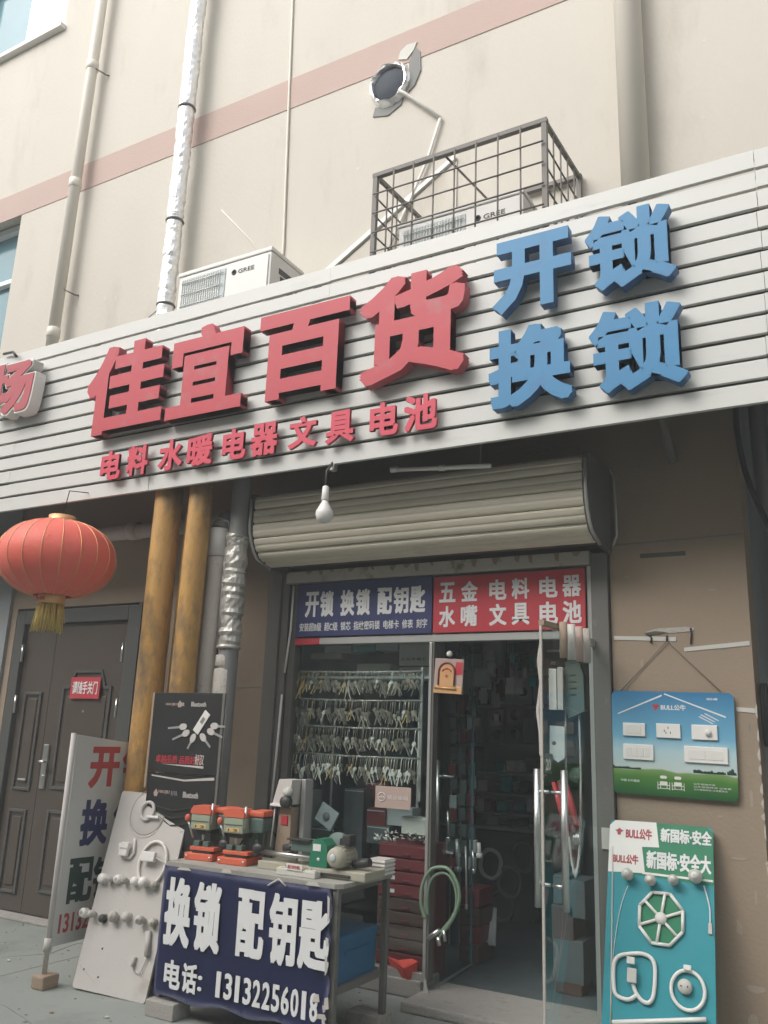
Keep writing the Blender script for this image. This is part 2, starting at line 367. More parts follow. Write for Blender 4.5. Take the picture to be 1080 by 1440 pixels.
# the shop room
RZ = 3.0
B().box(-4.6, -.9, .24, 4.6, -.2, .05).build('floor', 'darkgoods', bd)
B().box(-4.7, -.9, 4.6, 4.8, -.1, RZ).build('interior_wall', 'darkwall', bd)
B().box(-4.7, -4.6, .25, 4.6, -.1, RZ).build('interior_wall', 'darkwall', bd)
B().box(-.95, -.85, .25, 4.6, -.1, RZ).build('interior_wall', 'darkwall', bd)
B().box(-4.7, -.85, .25, 4.8, RZ, RZ+.1).build('ceiling', 'darkwall', bd)
# door recess room behind steel door is closed by the leaves themselves
# threshold step
st = B().box(-2.50, -1.36, -.28, .24, .002, .055, .012).build('threshold_step', 'concrete', bd)
B().box(SL, -2.503, -.02, .24, .002, .10, .01).build('window_plinth', 'concrete', bd)
B().box(-6.6, -5.1, -.10, .2, .002, .02, .004).build('door_threshold', 'concrete', bd)

# ------------------------------------------------------------------ pipes and wall fittings
def couplings(p, zs, x, y, r, m):
    for z in zs: B().lathe([(r, -.05), (r*1.14, -.045), (r*1.14, .045), (r, .05)], (x, y, z), seg=20).build('coupling', m, p)
t = thing('downpipe', 'beige plastic downpipe on the upper wall, left of the foil-wrapped pipe', 'pipe', (-6.5, -.12, 4.3))
B().tube([(-6.53, -.12, 4.27), (-6.53, -.12, 12.5)], .055, 20).build('pipe', 'beigepipe', t)
couplings(t, (5.1, 6.74, 8.15), -6.53, -.12, .055, 'beigepipe')
for z in (5.55, 8.1): B().tube([(-6.53+.06, -.12, z), (-6.53+.12, -.03, z-.03), (-6.4, -.0, z-.02)], .008, 6).build('clamp', 'cage', t)
t = thing('downpipe', 'wide beige downpipe on the upper wall right of the caged air conditioner', 'pipe', (-1.05, -.12, 4.3))
B().tube([(-1.04, -.12, 4.27), (-1.06, -.12, 12.5)], .09, 22).build('pipe', 'beigepipe', t)
t = thing('foil_pipe', 'pipe wrapped in bright crinkled foil rising beside the left air conditioner', 'pipe', (-5.06, -.15, 4.3))
fb = B(); zz = 4.28; pts = []; rr = []
while zz < 12.4:
    pts.append((-5.055+.0035*math.sin(zz*7)-.004*(zz-5), -.15, zz)); rr.append(.074+random.uniform(-.005, .005)); zz += .04
fb.tube(pts, rr, 18, smooth=False, jit=.045).build('foil_wrap', 'foil', t)
for z in (4.72, 5.03, 5.86, 7.05, 8.6): B().lathe([(.076, -.012), (.084, 0), (.076, .012)], (-5.055-.004*(z-5), -.15, z), seg=20).build('band', 'cage', t)
B().tube([(-5.15, -.1, 6.4), (-5.24, -.03, 6.0), (-5.23, -.02, 5.4), (-5.17, -.03, 4.9)], .008, 6).build('loose_wire', 'white', t)
B().tube([(-5.2, -.06, 5.1), (-5.3, -.1, 5.0), (-5.28, -.14, 4.8)], .005, 5).build('loose_wire', 'cage', t)
t = B().tube([(-4.045, -.012, 12.4), (-4.03, -.012, 7.9), (-3.93, -.012, 5.4), (-3.92, -.012, 4.9)], .011, 6).build('wall_cable', 'beigepipe')
tag(t, 'thin beige cable running straight down the upper wall above the left air conditioner', 'cable')
t = B().tube([(-4.66, -.004, 5.95), (-4.3, -.004, 5.55), (-4.0, -.004, 5.15)], .006, 5).build('wall_wire', 'beigepipe')
tag(t, 'faint thin wire slanting over the wall from the foil pipe', 'wire')
# flue hole with foil collar
t = thing('flue_opening', 'round flue hole in the upper wall with a ragged foil collar', 'vent', (-2.965, -.02, 6.58))
FO = (-2.965, 0, 6.58)
B().lathe([(.002, -.028), (.135, -.03), (.14, -.02), (.14, -.008)], FO, 'Y', 24).build('duct_shade_disc', 'duct', t)  # dark disc on the uncut wall paints the shade inside the flue
fb = B(); sg = 26; rings = []
for r_, h in ((.140, -.012), (.146, -.05), (.156, -.06), (.168, -.02), (.176, -.004)):
    rings.append([fb.bm.verts.new((FO[0]+r_*(1+random.uniform(-.03, .10))*math.cos(k*2*math.pi/sg), h+random.uniform(-.012, .006)*(h < -.01), FO[2]+r_*(1+random.uniform(-.03, .10))*1.12*math.sin(k*2*math.pi/sg))) for k in range(sg)])
for i in range(4):
    for k in range(sg): fb.bm.faces.new((rings[i][k], rings[i][(k+1) % sg], rings[i+1][(k+1) % sg], rings[i+1][k]))
fb.build('foil_collar', 'foil', t)
B().prism([(-2.80, 6.74), (-2.74, 6.86), (-2.70, 6.80), (-2.69, 6.62), (-2.74, 6.50), (-2.80, 6.45), (-2.79, 6.6)], -.012, -.001).build('broken_render', 'soffit', t)
B().prism([(-2.90, 6.80), (-2.88, 6.87), (-2.82, 6.91), (-2.73, 6.90), (-2.76, 6.83), (-2.82, 6.77)], -.016, -.0075).build('patch', 'pcarton', t)
B().prism([(-3.10, 6.42), (-3.12, 6.34), (-2.98, 6.30), (-2.86, 6.36), (-2.84, 6.42), (-2.97, 6.38)], -.010, -.001).build('broken_render', 'soffit', t)
t = thing('conduit', 'thin white conduit bending down from the flue hole to the air conditioner cage', 'conduit', (-2.84, -.03, 6.45))
B().tube([(-2.86, -.06, 6.45), (-2.82, -.03, 6.43), (-2.50, -.025, 6.085)], .015, 8).build('conduit_run', 'white', t)
B().tube([(-2.50, -.025, 6.085), (-2.60, -.025, 5.75), (-2.78, -.03, 5.35), (-2.98, -.04, 4.9)], .012, 8).build('conduit_run', 'white', t)
# sloping duct cover on the wall
t = thing('sloping_cover', 'pale sloping cover strip rising over the wall behind the cage', 'cover', (-3.4, -.03, 5.1))
B().prism([(-3.49, 5.045), (-3.465, 5.01), (-2.36, 5.685), (-2.375, 5.715)], -.03, -.002).build('trim', 'white', t)
B().prism([(-3.44, 5.00), (-2.36, 5.665), (-2.36, 4.3), (-3.44, 4.3)], -.012, -.002).build('panel', 'wall', t)

# ------------------------------------------------------------------ air conditioners
def ac_unit(name, label, x0, x1, y0, y1, z0, z1, split, group):
    t = thing(name, label, 'air conditioner', ((x0+x1)/2, y0, z0), (0, 0, 0), group)
    B().box(x0, x1, y0, y1, z0, z1-.035, .012).build('housing', 'white', t)
    B().box(x0-.006, x1+.006, y0-.008, y1+.006, z1-.034, z1, .008).build('lid', 'white', t)
    xs = x0+(x1-x0)*split
    B().box(x0+.04, xs-.02, y0-.006, y0+.01, z0+.05, z1-.07).build('grille_recess', 'carton', t)
    gb = B(); n = int((xs-x0-.08)/.022)
    for i in range(n): x = x0+.05+i*.022; gb.tube([(x, y0-.012, z0+.055), (x, y0-.012, z1-.075)], .003, 4)
    for i in range(5): z = z0+.09+i*(z1-z0-.2)/4; gb.tube([(x0+.045, y0-.016, z), (xs-.025, y0-.016, z)], .003, 4)
    gb.build('grille', 'rod', t)['kind'] = 'stuff'
    B().box(xs, x1-.02, y0-.010, y0-.001, z0+.02, z1-.06, .003).build('front_panel', 'white', t)
    cx = xs+.05
    B().lathe([(.012, 0), (.022, 0), (.022, -.003), (.012, -.003), (.012, 0)], (cx+.02, y0-.011, z1-.135), 'Y', 16).build('emblem', 'wire', t)
    text('logo', 'GREE', cx+.06, cx+.21, z1-.155, z1-.12, y0-.0125, .0015, 'wire', t, .01, tf=Matrix.Translation((-t.location.x, -t.location.y, -t.location.z)))
    for k in range(3): B().box(x1-.0005, x1+.003, y0+.10+k*.02, y1-.08+k*.02, z0+.30-.06*k+.12, z0+.345-.06*k+.12).build('side_vent', 'iron', t)
    for x in (x0+.12, x1-.12): B().box(x-.03, x+.03, y0-.01, y1+.01, z0-.05, z0-.001, .004).build('foot', 'cage', t)
    return t
AG = 'outdoor air conditioner units on the canopy'
ac_unit('air_conditioner', 'white outdoor air conditioner left of the cage, its grille half hidden by the sign', -4.47, -3.57, -.60, -.20, 4.36, 4.952, .55, AG)
ac_unit('air_conditioner', 'white outdoor air conditioner standing inside the dark steel cage', -2.56, -1.66, -.50, -.14, 4.32, 4.90, .58, AG)
t = thing('ac_cage', 'dark welded steel cage around the right air conditioner on the canopy', 'cage', (-2.02, -.4, 4.3))
cx0, cx1, cyf, cyb, cz0, cz1 = -2.615, -1.435, -.735, -.03, 4.27, 5.13
for x in (cx0, cx1):
    for y, h in ((cyf, cz1), (cyb, cz1+.07)): B().box(x-.016, x+.016, y-.016, y+.016, cz0, h).build('post', 'cage', t)
B().box(cx0-.02, cx1+.02, cyf-.018, cyf+.018, cz1-.001, cz1+.028).build('rail', 'cage', t)
B().box(cx0-.02, cx1+.02, cyb-.018, cyb+.018, cz1+.07, cz1+.098).build('rail', 'cage', t)
for x in (cx0, cx1): B().tube([(x, cyf, cz1+.014), (x, cyb, cz1+.084)], .018, 4, smooth=False).build('rail', 'cage', t)
for i in range(1, 8):
    x = cx0+(cx1-cx0)*i/8; B().tube([(x, cyf-.02, cz0), (x, cyf-.02, cz1+.01)], .006, 6).build('bar', 'cage', t)
for i in range(5):
    z = cz1-.145*(i+1); B().tube([(cx0, cyf-.03, z), (cx1, cyf-.03, z)], .006, 6).build('bar', 'cage', t)
    for x in (cx0, cx1): B().tube([(x, cyf, z), (x, cyb, z+.02)], .006, 6).build('bar', 'cage', t)
for i in range(1, 5):
    y = cyf+(cyb-cyf)*i/5
    for x in (cx0+.008, cx1+.008): B().tube([(x, y, cz0), (x, y, cz1+.014+.014*i)], .006, 6).build('bar', 'cage', t)
B().tube([(-2.11, cyf, cz1+.01), (-2.07, cyb, cz1+.07)], .008, 6).build('brace', 'cage', t)

# ------------------------------------------------------------------ the big sign
sg_ = thing('shop_sign', 'long ivory slatted shop sign with raised red and blue characters', 'shop sign', (-3.5, -.8, 3.11))
ZB, ZT, NR = 3.112, 4.500, 12; PH = (ZT-ZB)/NR
for i in range(NR):
    z0 = ZB+i*PH; g_ = .022
    cuts = [-13.0, -7.4, -4.352 if i % 3 == 0 else -5.9, -0.30+random.uniform(-.012, .012), 2.0] if i < 9 else [-13.0, -7.9, -2.9+.0*i, -0.296, 2.0]
    if i == 0: cuts = [-13.0, -7.4, -4.352, -3.816, -.300, 2.0]
    for a, b in zip(cuts[:-1], cuts[1:]):
        dz = random.uniform(-.002, .002); dy = random.uniform(-.003, .002)
        hz = 0 if i in (0, NR-1) else .0
        pb = B(); y = -.80+dy; za, zb = z0+g_*.5+dz, z0+PH-g_*.5+dz
        if i == 0: za = z0
        if i == NR-1: zb = z0+PH
        pb.prismx([(y, za), (y, zb-.004), (y+.004, zb), (y+.028, zb), (y+.028, zb-.006), (y+.010, zb-.008), (y+.010, za+.006), (y+.028, za+.004), (y+.028, za)], a+.0012, b-.0012)
        pb.build('plank', 'plank', sg_)
B().box(-13, 2, -.766, -.745, ZB+.02, 4.20).build('gap_shade_sheet', 'back', sg_)  # dark sheet added so the gaps between slats look shaded
for z in (4.24, 4.36, 4.47): B().box(-13, 2, -.77, -.74, z, z+.03).build('frame_rail', 'back', sg_)
for k in range(14): B().box(-12.5+k*1.05, -12.46+k*1.05, -.772, -.735, ZB+.01, 4.49).build('frame_post', 'back', sg_)
sp_ = B()
for (px, py) in ((235, 455), (243, 454), (232, 474), (240, 472), (245, 471), (560, 350), (610, 338), (640, 328), (470, 400), (510, 395)):
    p = at(px, py, -.765); sp_.box(p.x-.03, p.x+.03, -.764, -.760, p.z-.006, p.z+.006)
sp_.build('daylight_gap_strip', 'white', sg_)['kind'] = 'stuff'  # white strips paint the daylight seen through the slat gaps
LT = Matrix.Translation((3.5, .8, -3.11))
def letter(n, c, x0, x1, z0, z1, y, th, m, side, bold, spread=0, lab=None):
    o = text(n, c, x0, x1, z0, z1, y, th, m, sg_, bold, side, LT, spread)
    if lab: o['label'] = lab
    return o
LR = [('佳', -4.999, -4.208, 3.560, 4.263, .034), ('宜', -4.167, -3.494, 3.571, 4.242, .034), ('百', -3.374, -2.669, 3.567, 4.186, .040), ('货', -2.592, -1.874, 3.537, 4.236, .034)]
for c, a, b, z0, z1, bo in LR: letter('red_letter', c, a, b, z0, z1, -.90, .075, 'red', 'redside', .010, bo-.008, lab='large red raised character '+c)
LB = [('开', -1.705, -1.239, 3.817, 4.278, .045, 0), ('锁', -1.161, -.690, 3.828, 4.281, .028, .010), ('换', -1.724, -1.245, 3.251, 3.720, .010, .030), ('锁', -1.153, -.662, 3.240, 3.705, .028, .010)]
for i, (c, a, b, z0, z1, bo, sp) in enumerate(LB): letter('blue_letter', c, a, b, z0, z1, -.90, .070, 'blue', 'blueside', bo, sp, lab='large blue raised character '+c+(' in the lower row' if i > 1 else ' in the upper row'))
LS = [('电', -4.792, -4.590, 3.212, 3.433), ('料', -4.529, -4.325, 3.216, 3.442), ('水', -4.224, -3.999, 3.215, 3.440), ('暖', -3.958, -3.734, 3.216, 3.435), ('电', -3.649, -3.451, 3.218, 3.434), ('器', -3.411, -3.195, 3.216, 3.438), ('文', -3.109, -2.891, 3.224, 3.436), ('具', -2.828, -2.617, 3.218, 3.428), ('电', -2.509, -2.313, 3.219, 3.432), ('池', -2.276, -2.059, 3.219, 3.442)]
for c, a, b, z0, z1 in LS:
    dense = c in '暖器料池'
    letter('small_red_letter', c, a, b, z0, z1, -.862, .022, 'red2', 'redside', .0 if dense else .030, .032 if dense else .006)
for (c, a, b, z0, z1, *_r) in LR+LB:          # stand-off studs
    for (u, v) in ((.15, .2), (.85, .2), (.5, .85), (.9, .7)):
        pass
# neon-style letter at the left edge: white box letter with a brownish red outline tube
nl = thing('edge_letter', 'partly seen white-edged cursive letter at the far left of the sign', 'sign letter', (-5.85, -.9, 4.1))
LT2 = Matrix.Translation((5.85, .9, -4.1))
text('white_casing', '场', -6.15, -5.59, 3.87, 4.35, -.93, .10, 'white', nl, .012, None, LT2, .045)
text('red_face', '场', -6.135, -5.605, 3.885, 4.335, -.937, .006, 'redside', nl, .012, None, LT2, .028)
B().tube([(-6.2, -.82, 4.52), (-6.05, -.84, 4.5), (-5.98, -.85, 4.44)], .012, 6).build('feed_wire', 'wire', nl)
# ------------------------------------------------------------------ roller shutter box
t = thing('roller_shutter', 'rolled-up beige slatted roller shutter with curved front above the shop entrance', 'shutter', (-2.5, -.2, 2.62))
prof = [(-.44, 3.085), (-.45, 3.05), (-.452, 2.98), (-.452, 2.90), (-.448, 2.83), (-.43, 2.77), (-.40, 2.715), (-.36, 2.67), (-.29, 2.640), (-.20, 2.628)]
def along(pr, s_):
    L = [math.dist(pr[i], pr[i+1]) for i in range(len(pr)-1)]; s_ *= sum(L)
    for i, l in enumerate(L):
        if s_ <= l or i == len(L)-1:
            q = s_/l; a, b = pr[i], pr[i+1]; tn = ((b[0]-a[0])/l, (b[1]-a[1])/l)
            return Vector((a[0]+(b[0]-a[0])*q, a[1]+(b[1]-a[1])*q)), Vector((-abs(tn[1])-.0, tn[0]*-1 if False else -abs(tn[0]))).normalized() if True else None
        s_ -= l
NS = 6
for i in range(NS):
    pb = B(); K = 8; outer = []; inner = []
    for k in range(K+1):
        u = (i+k/K*.955)/NS; p, n_ = along(prof, min(u, .9999))
        h = (0, .011, .013, .013, .009, .013, .013, .011, 0)[k]
        outer.append(p+n_*h); inner.append(p-n_*.008)
    poly = outer+inner[::-1]
    pb.prismx([(v.x, v.y) for v in poly], -3.66, -1.335)
    pb.build('slat', 'shutter', t)
ep = [(-.005, 3.10), (-.455, 3.10), (-.468, 3.06), (-.47, 2.90), (-.464, 2.83), (-.44, 2.76), (-.405, 2.70), (-.36, 2.655), (-.20, 2.612), (-.005, 2.60)]
B().prismx(ep, -3.70, -3.664).build('end_plate', 'shutterend', t)
B().prismx(ep, -1.33, -1.30).build('end_plate', 'shutterend', t)
for x in (-3.682, -1.315):
    B().tube([(x, y-.004, z) for y, z in ep[2:9]], .011, 6).build('rim', 'alu', t)
B().box(-3.66, -1.335, -.41, -.006, 3.06, 3.09).build('top_cover', 'shutterend', t)
B().tube([(-1.29, -.02, 3.12), (-1.27, -.02, 3.06), (-1.265, -.02, 2.70), (-1.29, -.02, 2.64)], .010, 6).build('fixing_strap', 'alu', t)
# peeling lintel under the shutter
t = thing('lintel', 'peeling cream lintel strip with dark stains below the shutter box', 'lintel', (-2.55, -.03, 2.53))
B().box(-3.66, -1.43, -.035, .20, 2.535, 2.618, .004).build('beam', 'beam', t)
rb = B()
for i in range(16):
    x = -3.5+i*.13+random.uniform(-.05, .05); h = random.uniform(.02, .06); rb.prism([(x, 2.618), (x+random.uniform(.02, .07), 2.618), (x+.03, 2.618-h), (x+.01, 2.618-h*.8)], -.038, -.034)
rb.build('stain_patch', 'wood', t)['kind'] = 'stuff'
# ------------------------------------------------------------------ shop front frame
sf = thing('shop_window', 'glazed shop front with dark worn steel jambs and aluminium transom rail', 'shop window', (-2.5, 0, 0))
B().box(-3.815, -3.705, -.03, .0-.001, .02, 2.66, .004).build('jamb', 'jamb', sf)
B().box(-3.70, -3.64, -.012, .09, .10, 2.60, .003).build('jamb', 'jamb', sf)
B().box(-3.625, -3.57, -.004, .08, .10, 2.53, .003).build('jamb', 'shutterend', sf)
B().box(-1.425, -1.325, -.035, .12, .03, 2.60, .004).build('jamb', 'jamb', sf)
B().box(-1.455, -1.43, -.01, .08, .05, 2.53, .002).build('jamb', 'alu', sf)
B().tube([(-3.60, -.02, 2.52), (-3.60, -.025, 2.2), (-3.625, -.03, 1.9)], .008, 6).build('white_cable', 'white', sf)
B().tube([(-3.64, -.025, 1.75), (-3.66, -.02, 1.3), (-3.68, -.02, .9)], .008, 6).build('white_cable', 'white', sf)
for (a, b, m) in ((-3.566, -3.36, 'redprint'), (-3.358, -1.457, 'alu')):
    B().box(a, b, -.014, .05, 2.095, 2.142, .004).build('transom_rail', m, sf)
B().box(-3.566, -1.457, .0, .05, 2.143, 2.53).build('transom_backing', 'shutterend', sf)
B().box(-2.500, -2.462, -.012, .06, .10, 2.093, .004).build('post', 'jamb', sf)
B().box(-2.495, -2.476, -.02, -.013, .10, 2.09, .002).build('post_edge', 'alu', sf)
wp = B().box(-3.568, -2.502, .018, .026, .105, 2.093).build('window_pane', 'glass', sf)
B().box(-3.568, -2.502, -.004, .045, .101, .14, .003).build('sill_rail', 'alu', sf)
# transom signs
t = thing('transom_sign', 'navy blue sign with white lock-service lettering over the shop window', 'sign', (-3.03, -.02, 2.15), group='printed signs over the shop entrance')
OFF = Matrix.Translation((3.03, .02, -2.15))
B().box(-3.555, -2.478, -.030, -.016, 2.15, 2.527, .002).build('panel', 'navy', t)
x = -3.50
for c, a, b in (('开', -3.468, -3.352), ('锁', -3.335, -3.215), ('换', -3.125, -3.010), ('锁', -2.990, -2.872), ('配', -2.785, -2.665), ('钥', -2.655, -2.550), ('匙', -2.600+.055, -2.497+.065)):
    w_ = .112; a2 = {'开': -3.478, '换': -3.160, '配': -2.845}.get(c)
for c, a in (('开', -3.480), ('锁', -3.355), ('换', -3.185), ('锁', -3.060), ('配', -2.890), ('钥', -2.765), ('匙', -2.640)):
    text('lettering', c, a, a+.113, 2.285, 2.465, -.0325, .003, 'lettering', t, .008, tf=OFF, spread=.022)
text('lettering', '安装超B级  超C级  锁芯  指纹密码锁  电梯卡  修表  刻字', -3.52, -2.51, 2.185, 2.245, -.0325, .003, 'lettering', t, .010, tf=OFF)
t = thing('transom_sign', 'red sign with two rows of white hardware lettering over the shop doorway', 'sign', (-1.95, -.02, 2.15), group='printed signs over the shop entrance')
OFF = Matrix.Translation((1.95, .02, -2.15))
B().box(-2.468, -1.462, -.030, -.016, 2.15, 2.513, .002).build('panel', 'redprint', t)
for row, (zb, zt) in (('五金电料电器', (2.345, 2.475)), ('水嘴文具电池', (2.185, 2.32))):
    for c, a in zip(row, (-2.425, -2.27, -2.075, -1.925, -1.745, -1.60)):
        text('lettering', c, a, a+.115, zb, zt, -.0325, .003, 'lettering', t, .006, tf=OFF, spread=.022)
# ------------------------------------------------------------------ bulb and tube lamp under the canopy
t = thing('hanging_bulb', 'unlit white bulb hanging on a black flex in front of the shutter box', 'light bulb', (-2.80, -.85, 3.1))
B().tube([(-2.805, -.78, 3.14), (-2.806, -.85, 3.05), (-2.808, -.85, 2.93)], .008, 6).build('flex', 'wire', t)
B().lathe([(.004, .09), (.02, .08), (.024, .0), (.018, -.01)], (-2.808, -.85, 2.87), seg=14).build('socket', 'white', t)
B().lathe([(.019, .05), (.024, .035), (.050, -.01), (.054, -.035), (.046, -.065), (.025, -.083), (.002, -.088)], (-2.808, -.85, 2.81), seg=20).build('bulb', 'ledwhite', t)
B().box(-2.825, -2.79, -.80, -.76, 3.07, 3.13, .006).build('hook', 'alu', t)
t = thing('tube_lamp', 'unlit thin white tube lamp under the canopy above the shutter box', 'tube lamp', (-2.1, -.6, 3.1))
a, b = at(550, 661, -.60), at(690, 655, -.60)
B().tube([a, b], .014, 8).build('tube', 'ledwhite', t)
for p, q in ((a, a+Vector((.05, 0, 0))), (a.lerp(b, .5), a.lerp(b, .56))): B().tube([p, q], .019, 8).build('end_cap', 'white', t)
for k in (.1, .9): p = a.lerp(b, k); B().tube([p, (p.x, p.y+.02, 4.15)], .004, 5).build('hanger_wire', 'cage', t)
# ------------------------------------------------------------------ lantern
LC = at(80, 786, -1.0)
t = thing('red_lantern', 'large round red cloth lantern with gold caps and yellow tassel hanging left of the pipes', 'lantern', LC)
RX, RZ2 = .405, .275
pr_ = []
for k in range(25):
    a = -math.pi/2+math.pi*k/24; r_ = RX*math.cos(a)**.86; z = RZ2*math.sin(a)
    if r_ > .085: pr_.append((r_, z))
lb = B(); SEG = 80; NRB = 20; rings = []
for r_, h in pr_:
    rings.append([lb.bm.verts.new((r_*(1-.014*abs(math.sin(k*math.pi*NRB/SEG)))*math.cos(k*2*math.pi/SEG), r_*(1-.014*abs(math.sin(k*math.pi*NRB/SEG)))*math.sin(k*2*math.pi/SEG), h)) for k in range(SEG)])
for i in range(len(rings)-1):
    for k in range(SEG):
        f = lb.bm.faces.new((rings[i][k], rings[i][(k+1) % SEG], rings[i+1][(k+1) % SEG], rings[i+1][k])); f.smooth = True
lb.build('cloth_globe', 'lantern', t, local=True)
for k in range(NRB):
    a = 2*math.pi*k/NRB
    B().tube([((r_+.0015)*math.cos(a), (r_+.0015)*math.sin(a), h) for r_, h in pr_], .0028, 5).build('rib', 'gold', t, local=True)
B().lathe([(.088, RZ2-.03), (.092, RZ2-.02), (.092, RZ2+.035), (.06, RZ2+.036)], seg=28).build('top_cap', 'gold', t, local=True)
B().lathe([(.06, -RZ2-.048), (.092, -RZ2-.047), (.092, -RZ2+.02), (.088, -RZ2+.03)], seg=28).build('bottom_cap', 'gold', t, local=True)
for k in range(3): text('cap_print', '吉祥', -.05+.0, .05, -RZ2-.035, -RZ2-.005, -.0965, .002, 'red2', t, .02) if k == 0 else None
ts = B()
for k in range(150):
    a = random.uniform(0, 2*math.pi); r_ = .088*math.sqrt(random.uniform(.3, 1)); sp = random.uniform(1.0, 1.35)
    x, y = r_*math.cos(a), r_*math.sin(a); L = random.uniform(.13, .20)
    ts.tube([(x, y, -RZ2-.045), (x*1.08, y*1.08, -RZ2-.10), (x*sp+random.uniform(-.01, .01), y*sp, -RZ2-.045-L)], [.0035, .005, .003], 4)
ts.build('tassel', 'tassel', t, local=True)['kind'] = 'stuff'
B().tube([(0, 0, RZ2+.03), (0, .03, 3.13-LC.z), (0, .2, 3.16-LC.z)], .004, 5).build('hanging_cord', 'wire', t, local=True)
# ------------------------------------------------------------------ steel door on the left
t = thing('steel_door', 'dark charcoal double-leaf steel door with long handle behind the leaning sign', 'door', (-5.85, .02, 0))
fx0, fx1, fz = -6.60, -5.105, 2.45
for a, b in ((fx0, fx0+.11), (fx1-.13, fx1)): B().box(a, b, -.012, .12, .02, fz, .008).build('frame', 'doorframe', t)
B().box(fx0+.112, fx1-.132, -.012, .12, fz-.12, fz, .008).build('frame', 'doorframe', t)
B().box(fx1-.018, fx1+.02, -.018, -.013, .02, fz+.02, .002).build('architrave', 'doorframe', t)
def mould(p, x0, x1, z0, z1, peak=0, y=.028):
    w = .024
    for (a, b, c, d) in ((x0, x0+w, z0, z1), (x1-w, x1, z0, z1), (x0+w+.001, x1-w-.001, z0, z0+w)): B().box(a, b, y-.016, y+.01, c, d, .006).build('moulding', 'doorframe', p)
    if not peak: B().box(x0+w+.001, x1-w-.001, y-.016, y+.01, z1-w, z1, .006).build('moulding', 'doorframe', p)
    else:
        xm = (x0+x1)/2; q = (x1-x0)/4
        B().prism([(x0, z1), (x0+q*.6, z1), (x0+q, z1+peak), (x1-q, z1+peak), (x1-q*.6, z1), (x1, z1), (x1, z1+w), (x1-q*.5, z1+w), (x1-q*.9, z1+peak+w), (x0+q*.9, z1+peak+w), (x0+q*.5, z1+w), (x0, z1+w)], y-.016, y+.01).build('moulding', 'doorframe', p)
    B().box(x0+w+.03, x1-w-.03, y-.008, y+.01, z0+w+.03, z1-w-.03, .012).build('raised_panel', 'door', p)
lf = B().box(-6.486, -6.104, .030, .075, .03, 2.328, .004).build('narrow_leaf', 'door', t)
for z0, z1 in ((.16, .80), (.95, 1.75)): mould(lf, -6.40, -6.18, z0, z1)
rl = B().box(-6.098, -5.240, .028, .075, .03, 2.328, .004).build('wide_leaf', 'door', t)
mould(rl, -5.93, -5.36, .20, .82); mould(rl, -5.93, -5.36, .98, 1.78, .13)
mould(rl, -5.93, -5.36, 1.99, 2.03) if False else None
for x, zs in ((-6.475, (2.08, 1.645)), (-5.262, (2.07, 1.63))):
    for z in zs: B().tube([(x, -.006, z-.075), (x, -.006, z+.075)], .011, 8).build('hinge', 'chrome', t)
pl = B().box(-6.06, -6.0, .008, .029, .975, 1.325, .006).build('handle', 'chrome', t)
B().tube([(-6.03, .01, 1.19), (-6.03, -.045, 1.19), (-6.0, -.05, 1.19), (-5.955, -.05, 1.19)], .012, 8).build('lever', 'chrome', pl)
B().tube([(-6.03, .01, 1.07), (-6.03, -.005, 1.07)], .014, 10).build('cylinder', 'chrome', pl)
B().tube([(-5.66, .029, 1.60), (-5.66, .018, 1.60)], .012, 10).build('peephole', 'chrome', t)
for (px, py) in ((30, 1096), (73, 1133)): 
    p = at(px, py, .01); B().box(p.x-.05, p.x+.05, .008, .02, p.z-.008, p.z+.008, .004).build('worn_edge', 'alu', t) if px < 50 else None
t2 = thing('door_sticker', 'small red notice sticker with white characters on the dark steel door', 'sticker', (-5.64, .0, 1.70))
OFF = Matrix.Translation((5.64, 0, -1.70))
B().box(-5.815, -5.475, -.003, .004, 1.70, 1.872).build('backing', 'redprint', t2)
text('lettering', '请随手关门', -5.79, -5.50, 1.735, 1.84, -.005, .002, 'lettering', t2, .02, tf=OFF)
# ------------------------------------------------------------------ pipes on the ground floor
PG = 'pipes standing in front of the brown wall'
def pipe(name, label, x0, x1, y, r, z0, z1, m, rings=()):
    t = thing(name, label, 'pipe', (x0, y, z0), group=PG)
    pts = []; n = 30
    for i in range(n+1): k = i/n; pts.append((x0+(x1-x0)*k, y, z0+(z1-z0)*k))
    B().tube(pts, [r*(1+random.uniform(-.008, .008)) for _ in pts], 24).build('pipe', m, t)
    for z in rings: B().lathe([(r, -.03), (r*1.1, -.026), (r*1.1, .026), (r, .03)], (x0+(x1-x0)*(z-z0)/(z1-z0), y, z), seg=20).build('coupling', m, t)
    return t
pipe('gas_pipe', 'thick yellow gas pipe nearest the steel door, in front of the leaning sign', -4.29, -4.29, -.65, .097, .0, 4.15, 'yellow')
pipe('gas_pipe', 'second thick yellow gas pipe, its lower half behind the black key poster', -4.02, -3.975, -.65, .082, .0, 4.15, 'yellow')
t = thing('thin_pipe', 'thin yellowish pipe between the two thick yellow gas pipes', 'pipe', (-4.2, -.52, 0), group=PG)
B().tube([(-4.205, -.56, 0), (-4.17, -.56, 4.1)], .018, 10).build('pipe', 'yellow', t)
t = pipe('lagged_pipe', 'shorter pipe with peeling whitish lagging right of the yellow pipes', -3.945, -3.925, -.50, .068, .0, 2.66, 'peel')
B().lathe([(.068, 0), (.074, .0), (.074, .19), (.068, .20)], (-3.925, -.50, 2.66), seg=22).build('cap', 'white', t)
B().tube([(-4.01, -.49, 2.86), (-3.99, -.5, 2.92), (-3.92, -.53, 2.935), (-3.85, -.5, 2.91), (-3.83, -.47, 2.8)], .008, 6).build('strap', 'alu', t)
B().tube([(-3.925, -.50, 2.85), (-3.925, -.44, 2.95), (-3.92, -.2, 3.0), (-3.92, -.02, 3.0)], .066, 16).build('elbow', 'greypipe', t)
